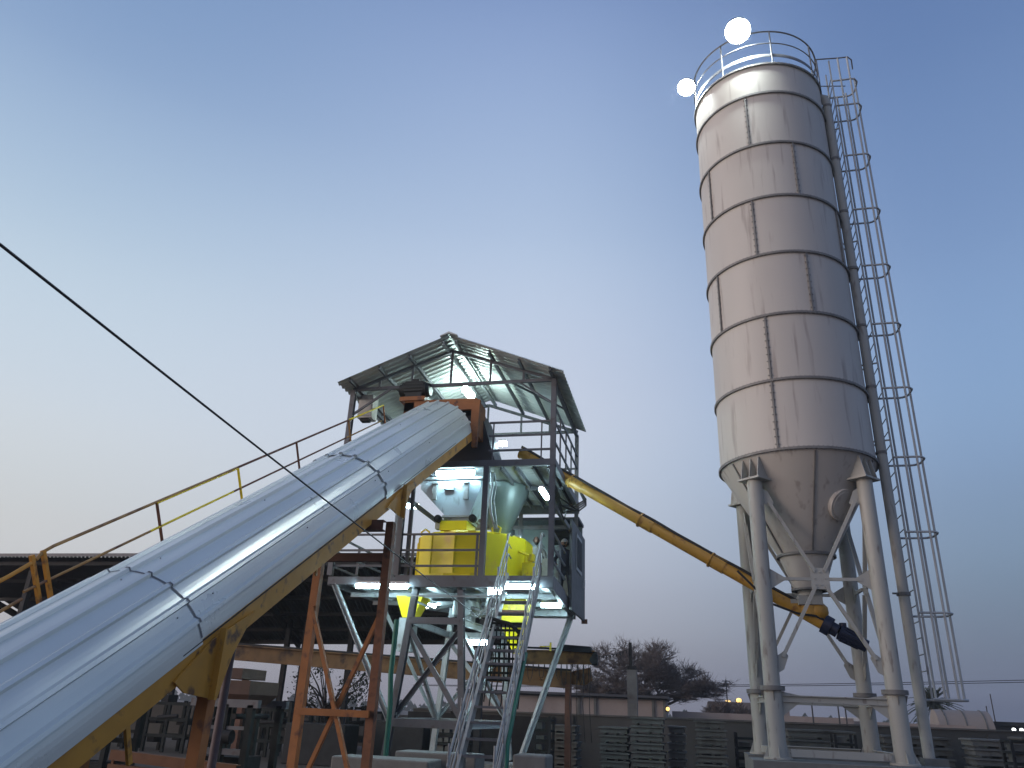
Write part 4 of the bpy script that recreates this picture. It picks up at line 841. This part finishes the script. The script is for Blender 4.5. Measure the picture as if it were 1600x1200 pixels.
# thin poles, power line
for (u,v,h,lab) in ((2.3,60,4.2,'thin dark pole right of the bare tree'),(18.75,60,3.1,'thin pole just left of the dark building at far right'),(20.4,64,4.0,'taller thin faint pole at the far right'),(6.1,46.4,2.9,'thin pole behind the wall between the silo legs, left one'),(7.4,46.4,2.75,'thin pole behind the wall between the silo legs, middle one'),(7.75,46.4,2.75,'thin pole behind the wall between the silo legs, right one')):
    b=MB(); b.tube((u,v,0),(u,v,h),.05,.035,n=8); b.box((u-.25,v-.03,h-.12),(u+.25,v+.03,h-.06)) if u<3 else b.box((u-.06,v-.06,0),(u+.06,v+.06,.3)); build('thin_pole',b,WIRE,None,lab,'pole','thin poles beyond the wall')
for k,(z0,z1) in enumerate(((5.08,6.11),(5.0,5.9))):
    b=MB(); pts=[lerp((-30,86,z0-1.3),(60,69,z1+1.4),t)-P(0,0,.6*4*t*(1-t)) for t in [j/20 for j in range(21)]]; b.path(pts,.03,5); build('power_line',b,WIRE,None,'%s power line crossing the sky low behind the silo'%('upper' if k==0 else 'lower faint'),'cable')
# tree line stuff
b=MB()
for k in range(420):
    u=-320+k*1.6+rnd.uniform(-1,1); v=300+rnd.uniform(-10,10); h=rnd.uniform(1.6,4.2); r=rnd.uniform(1.5,3.5)
    for q in range(7):
        c=P(u+rnd.uniform(-r,r),v+rnd.uniform(-2,2),rnd.uniform(.3,h)); s_=rnd.uniform(.5,1.3)
        b.add([c+P(-s_,0,-s_*.6),c+P(s_,.4,-s_*.5),c+P(.2*s_,-.4,s_*.8),c+P(-.3*s_,.8,s_*.3)],[(0,1,2),(0,2,3),(1,2,3)])
build('far_trees',b,LEAF,None,'dark line of far trees on the horizon','trees',kind='stuff')
# ================================================================== trees
def baretree(name,base,H,W,seed,label,levels=6,trunk=.22):
    rg=random.Random(seed); t=thing(name,label,'tree',base); tr=MB(); tw_=MB(); base=V3(base)
    def grow(p,d,l,r,lv):
        q=p+d*l; mid=lerp(p,q,.5)+P(rg.uniform(-1,1),rg.uniform(-1,1),rg.uniform(-.5,.5))*l*.07
        if lv<=2: tr.path([p,mid,q],[r,r*.85,r*.7],6)
        else:
            s=d.cross(P(rg.uniform(-1,1),rg.uniform(-1,1),rg.uniform(-1,1))).normalized()*r*1.0; s2=d.cross(s).normalized()*r
            tw_.add([p-s,p+s,p+s2,mid-s,mid+s,mid+s2,q],[(0,1,4,3),(1,2,5,4),(2,0,3,5),(3,4,6),(4,5,6),(5,3,6)])
        if lv>=levels:
            for k in range(2):
                nd=(d+P(rg.uniform(-.7,.7),rg.uniform(-.7,.7),rg.uniform(-.2,.8))).normalized(); e=q+nd*l*rg.uniform(.5,1.3); s=nd.cross(P(.3,.5,.8)).normalized()*.011
                tw_.add([q-s,q+s,e],[(0,1,2)])
            return
        n=3 if lv<2 else rg.choice((3,4)) if lv<4 else rg.choice((3,4,4))
        for k in range(n):
            nd=(d+P(rg.uniform(-1,1)*W,rg.uniform(-1,1)*W,rg.uniform(-.55,.5))*(.8 if lv else 1.0)).normalized()
            if nd.z<-.15: nd.z*=.3; nd.normalize()
            grow(lerp(p,q,rg.uniform(.75,1) if lv<2 else rg.uniform(.4,1)),nd,l*rg.uniform(.62,.85),max(r*.58,.017),lv+1)
    for k in range(3):
        a=2*math.pi*k/3+rg.random(); grow(base,P(math.cos(a)*.55,math.sin(a)*.55,1).normalized(),H*.30,trunk*.7,0)
    build('trunk',tr,BARK,t); build('twigs',tw_,BARK,t)
baretree('bare_tree',(-3.9,60,0),8.9,1.35,31,'wide bare brown tree with fine twigs behind the low building',7,.3)
baretree('bare_tree',(2.0,58,0),3.4,1.1,5,'smaller bare bush hanging over the tan wall beside the orange lamp',6,.12)
def leaftree(base,H,Wd,seed,label,name='leafy_tree'):
    rg=random.Random(seed); t=thing(name,label,'tree',base); base=V3(base); tr=MB(); lf=MB()
    tips=[]
    tr.path([base,base+P(.1,0,H*.25),base+P(-.05,0,H*.5)],[.16,.12,.09],8)
    for k in range(26):
        a=rg.uniform(0,6.28); st_=base+P(0,0,H*rg.uniform(.2,.5)); e=base+P(math.cos(a)*Wd*rg.uniform(.3,1),math.sin(a)*Wd*rg.uniform(.3,1),H*rg.uniform(.35,1)); tr.path([st_,lerp(st_,e,.5)+P(0,0,.15),e],[.05,.03,.012],5); tips.append(e)
    for e in tips:
        for k in range(60):
            c=e+P(rg.gauss(0,.22),rg.gauss(0,.22),rg.gauss(0,.15)); s=rg.uniform(.05,.10); x=P(rg.uniform(-1,1),rg.uniform(-1,1),rg.uniform(-1,1)).normalized(); y=x.cross(P(0,0,1)).normalized()
            lf.add([c-x*s,c+y*s*.45,c+x*s,c-y*s*.45],[(0,1,2,3)])
    build('trunk',tr,BARK,t); build('crown',lf,LEAF,t,recalc=False)
leaftree((-13.4,29,0),3.0,1.5,3,'small leafy tree seen through the orange conveyor legs')
# palm
pt=thing('palm_tree','bushy palm tree showing behind the foot of the ladder cage','palm tree',(17.1,66,0)); b=MB(); b.path([(17.1,66,0),(17.15,66,1.2),(17.1,66,3.0)],[.3,.24,.22],10); build('trunk',b,BARK,pt)
b=MB(); rg=random.Random(4)
for k in range(110):
    a=rg.uniform(0,6.28); el_=rg.uniform(-.6,1.3); L_=rg.uniform(1.5,2.1); d=P(math.cos(a)*math.cos(el_),math.sin(a)*math.cos(el_),math.sin(el_)); c=P(17.1,66,3.3)
    pts=[c+d*L_*t-P(0,0,.75*t*t) for t in (0,.25,.5,.75,1)]; s=d.cross(P(0,0,1)).normalized()
    for p_,q_ in zip(pts[:-1],pts[1:]): b.add([p_-s*.02,p_+s*.02,q_+s*.02,q_-s*.02],[(0,1,2,3)])
    for j in range(1,16):
        t=j/16; p_=c+d*L_*t-P(0,0,.75*t*t)
        for sg in (-1,1): e=p_+s*sg*.28*(1.15-t)+d*.18-P(0,0,.12); b.add([p_-d*.04,p_+d*.05,e],[(0,1,2)])
build('crown',b,LEAF,pt,recalc=False)

# ================================================================== stacks in the yard
def stack(u0,u1,v,n,z0,h,where,skew=0,depth=.9,grp='stacked grey concrete forms',m=CONCD):
    # one form = slab with a projecting lip and ribs below
    order=['bottom','second','third','fourth','fifth','sixth','seventh','eighth','ninth']
    for k in range(n):
        z=z0+k*h; b=MB(); j=rnd.uniform(-.03,.03)
        b.box((u0+j,v,z+h*.20),(u1+j,v+depth,z+h*.95)); b.box((u0+j-.04,v-.05,z+h*.74),(u1+j+.04,v+depth+.05,z+h*.90))
        for x in (u0+j+.06,(u0+u1)/2+j,u1+j-.14): b.box((x,v+.03,z),(x+.08,v+depth-.03,z+h*.195))
        pass
        nm='topmost' if k==n-1 else order[k]
        build('concrete_form',b,m,None,'%s grey form in the stack %s'%(nm,where),'concrete form',grp)
stack(-3.8,-3.15,22.6,6,.1,.2,'behind the brown runway post')
stack(-2.42,-1.72,22,6,.12,.2,'left of the concrete post')
stack(-1.60,-.80,21.9,7,.18,.2,'in front of the concrete post')
stack(-.70,-.30,22.4,6,.2,.2,'narrow and dark, right of the concrete post',m=DGR)
stack(.03,.76,22,7,.16,.2,'standing alone left of the silo legs')
stack(2.5,4.2,24.2,5,.2,.25,'low and wide, behind the silo legs')
stack(4.9,6.5,24,5,.15,.25,'behind the fill pipe foot')
stack(8.2,9.6,24,5,.25,.25,'at the far right edge')
stack(6.8,8.0,23.2,6,.1,.22,'right of the ladder cage, made of ribbed forms',m=CONC)
# frames and ladders leaning in stacks: steel mould racks
def rack(u0,u1,v,h,label,name='mould_rack'):
    t=thing(name,label,'rack',((u0+u1)/2,v,0),'steel mould racks'); b=MB()
    for u in (u0,u1):
        for y in (v,v+.6): b.beam((u,y,0),(u,y,h),.06)
    build('frame_posts',b,DKS,t); b=MB()
    z=.2
    while z<h: b.beam((u0,v,z),(u1,v,z),.05,.05); b.beam((u0,v+.6,z),(u1,v+.6,z),.05,.05); b.beam((u0,v,z),(u0,v+.6,z),.05,.05); b.beam((u1,v,z),(u1,v+.6,z),.05,.05); z+=.24
    build('shelf_bars',b,MCH,t); b=MB(); z=.26; rg=random.Random(int(u0*10))
    while z<h-.1: 
        x=u0+.05
        while x<u1-.2: w_=rg.uniform(.12,.3); b.box((x,v+.05,z-.02),(min(x+w_,u1-.05),v+.5,z+rg.uniform(.06,.17))); x+=w_+rg.uniform(.03,.1)
        z+=.24
    build('moulds',b,CONCD,t)
rack(1.05,2.2,23,1.3,'dark rack filled with small moulds left of the silo legs')
rack(3.3,3.75,21.6,1.38,'narrow rack of moulds between the silo legs')
rack(7.1,7.9,21.5,1.42,'rack of moulds right of the ladder cage')
rack(8.1,8.9,21.6,1.40,'rack of moulds at the far right')
rack(-4.0,-3.6,21.0,1.5,'dark rack just right of the stair foot')
rack(-7.2,-6.2,19.5+3,1.2,'dark rack seen between the tower legs')
# block machine under the shed (left)
mc=thing('block_machine','brown and grey block making machine standing under the conveyor, left of the orange legs','machine',(-8.5,14.3,0))
b=MB(); b.box((-8.93,14.0,1.68),(-8.1,15.1,1.92)); b.box((-8.82,14.1,1.95),(-8.36,15.0,2.14)); b.hexa([P(-8.8,14.15,1.5),P(-8.2,14.15,1.5),P(-8.2,14.9,1.5),P(-8.8,14.9,1.5),P(-8.95,14.0,1.68),P(-8.08,14.0,1.68),P(-8.08,15.1,1.68),P(-8.95,15.1,1.68)]); build('feed_hopper',b,mat('machine_brown',(.09,.05,.035),.7),mc)
b=MB()
for u in (-9.1,-8.55,-8.05):
    for v in (14.1,15.2): b.beam((u,v,0),(u,v,1.5),.12)
build('frame_posts',b,MCH,mc); b=MB(); b.beam((-9.3,14.1,1.52),(-7.9,14.1,1.52),.12,.14); b.beam((-9.3,15.2,1.52),(-7.9,15.2,1.52),.12,.14); b.beam((-9.1,14.1,.7),(-8.0,14.1,.7),.1); b.beam((-9.1,14.1,1.1),(-8.0,14.1,1.1),.06); build('frame_beams',b,GRY,mc)
b=MB(); b.box((-9.0,14.3,.1),(-8.2,15.0,.6)); b.tube((-8.9,14.0,.95),(-8.3,14.0,.95),.12,n=16); b.tube((-8.3,13.95,1.3),(-8.3,15.2,1.3),.05,n=10); build('press_unit',b,DKS,mc)
b=MB(); b.chan((-9.95,13.0,.62),(-7.5,13.0,.5),.14,.16); b.chan((-9.95,13.0,.4),(-7.5,13.0,.3),.14,.16); b.beam((-9.9,13,.0),(-9.9,13,.6),.05); b.beam((-7.6,13,0),(-7.6,13,.5),.05); build('orange_trough',b,mat('dull_orange',(.14,.055,.02),.7),None,'orange steel trough lying in front of the block machine','trough')
block('dark_pallet_pile',(-11.2,21.6,0),(-9.4,22.6,1.05),'dark low pile of boards beyond the orange conveyor legs','pile',DKS)
block('dark_pallet_pile',(-9.2,22.4,0),(-7.4,23.2,1.2),'dark pile of boards behind the right orange conveyor leg','pile',DKS)
def machine(u,v,s,seed,label):
    rg=random.Random(seed); t=thing('steel_machine_frame',label,'machine frame',(u,v,0),'machine frames in the shed'); b=MB(); c=MB(); d=MB()
    H_=rg.uniform(1.35,1.6)*s
    for x in (-.6,0,.6):
        for y in (-.4,.4): b.beam((u+x*s,v+y,0),(u+x*s,v+y,H_*rg.uniform(.85,1.0)),.09)
    for z in (.4,.8,1.2): c.beam((u-.65*s,v-.4,z*s),(u+.65*s,v-.4,z*s),.07,.09); c.beam((u-.65*s,v+.4,z*s),(u+.65*s,v+.4,z*s),.07,.09)
    for k in range(5): x=u+rg.uniform(-.5,.5)*s; z=rg.uniform(.2,1.3)*s; d.box((x-.12,v-.3,z),(x+.12,v+.2,z+rg.uniform(.08,.22)))
    d.tube((u-.3*s,v-.42,rg.uniform(.5,1)),(u+.3*s,v-.42,.9*s),.06,n=8)
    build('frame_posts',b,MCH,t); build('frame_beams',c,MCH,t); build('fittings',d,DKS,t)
labs=['grey machine frame just left of the orange conveyor legs','grey machine frame beyond the brown conveyor post','grey machine frame under the shed, left of the block machine','dark machine frame far back below the shed columns','machine frame behind the orange X brace','machine frame low under the conveyor near the left','machine frame at the back left of the yard','machine frame behind the two dark shed columns']
for k,(u,v,s) in enumerate(((-12.8,24,1.1),(-16.0,23.5,1.15),(-16.0,26,1.2),(-13.9,27,1.1),(-11.2,24,1.05),(-10.8,13.5,1.0),(-18.5,24,1.2),(-12.4,30,1.1))): machine(u,v,s,k,labs[k])
t=thing('yard_lamp','small bright lamp glowing among the machines under the shed','lamp',(-14,24,1.45)); b=MB(); b.tube((-14,24,0),(-14,24,1.38),.04,n=8); build('stand',b,DKS,t); b=MB(); b.lathe((-14,23.95),[(.01,1.36),(.09,1.4),(.11,1.47),(.08,1.54),(.01,1.57)],12); build('lamp_glass',b,mat('warm_white_glow',(1,1,.8),.5,emit=(1,1,.75),es=7),t)
b=MB(); b.box((-9.0,25.5,0),(-4.2,25.7,1.45)); build('dark_screen_wall',b,DKS,None,'dark panel fence behind the tower legs','fence')
b=MB(); b.box((-30,33,0),(-10,33.2,1.25)); build('block_wall',b,WALLG,None,'low dark wall at the back of the shed','wall')

# ================================================================== dusty evening air
b=MB(); b.box((-430,-100,-1),(430,460,20)); hz=build('haze',b,mat('haze_air',(1,1,1)),kind='stuff')
hm=hz.data.materials[0]; t=hm.node_tree; t.nodes.clear(); pv=t.nodes.new('ShaderNodeVolumePrincipled'); mo=t.nodes.new('ShaderNodeOutputMaterial')
pv.inputs['Color'].default_value=(.93,.95,1,1); pv.inputs['Density'].default_value=.0009; pv.inputs['Anisotropy'].default_value=.35; t.links.new(pv.outputs[0],mo.inputs['Volume'])
tag(hz,'thin dusty evening haze filling the air over the yard','haze')
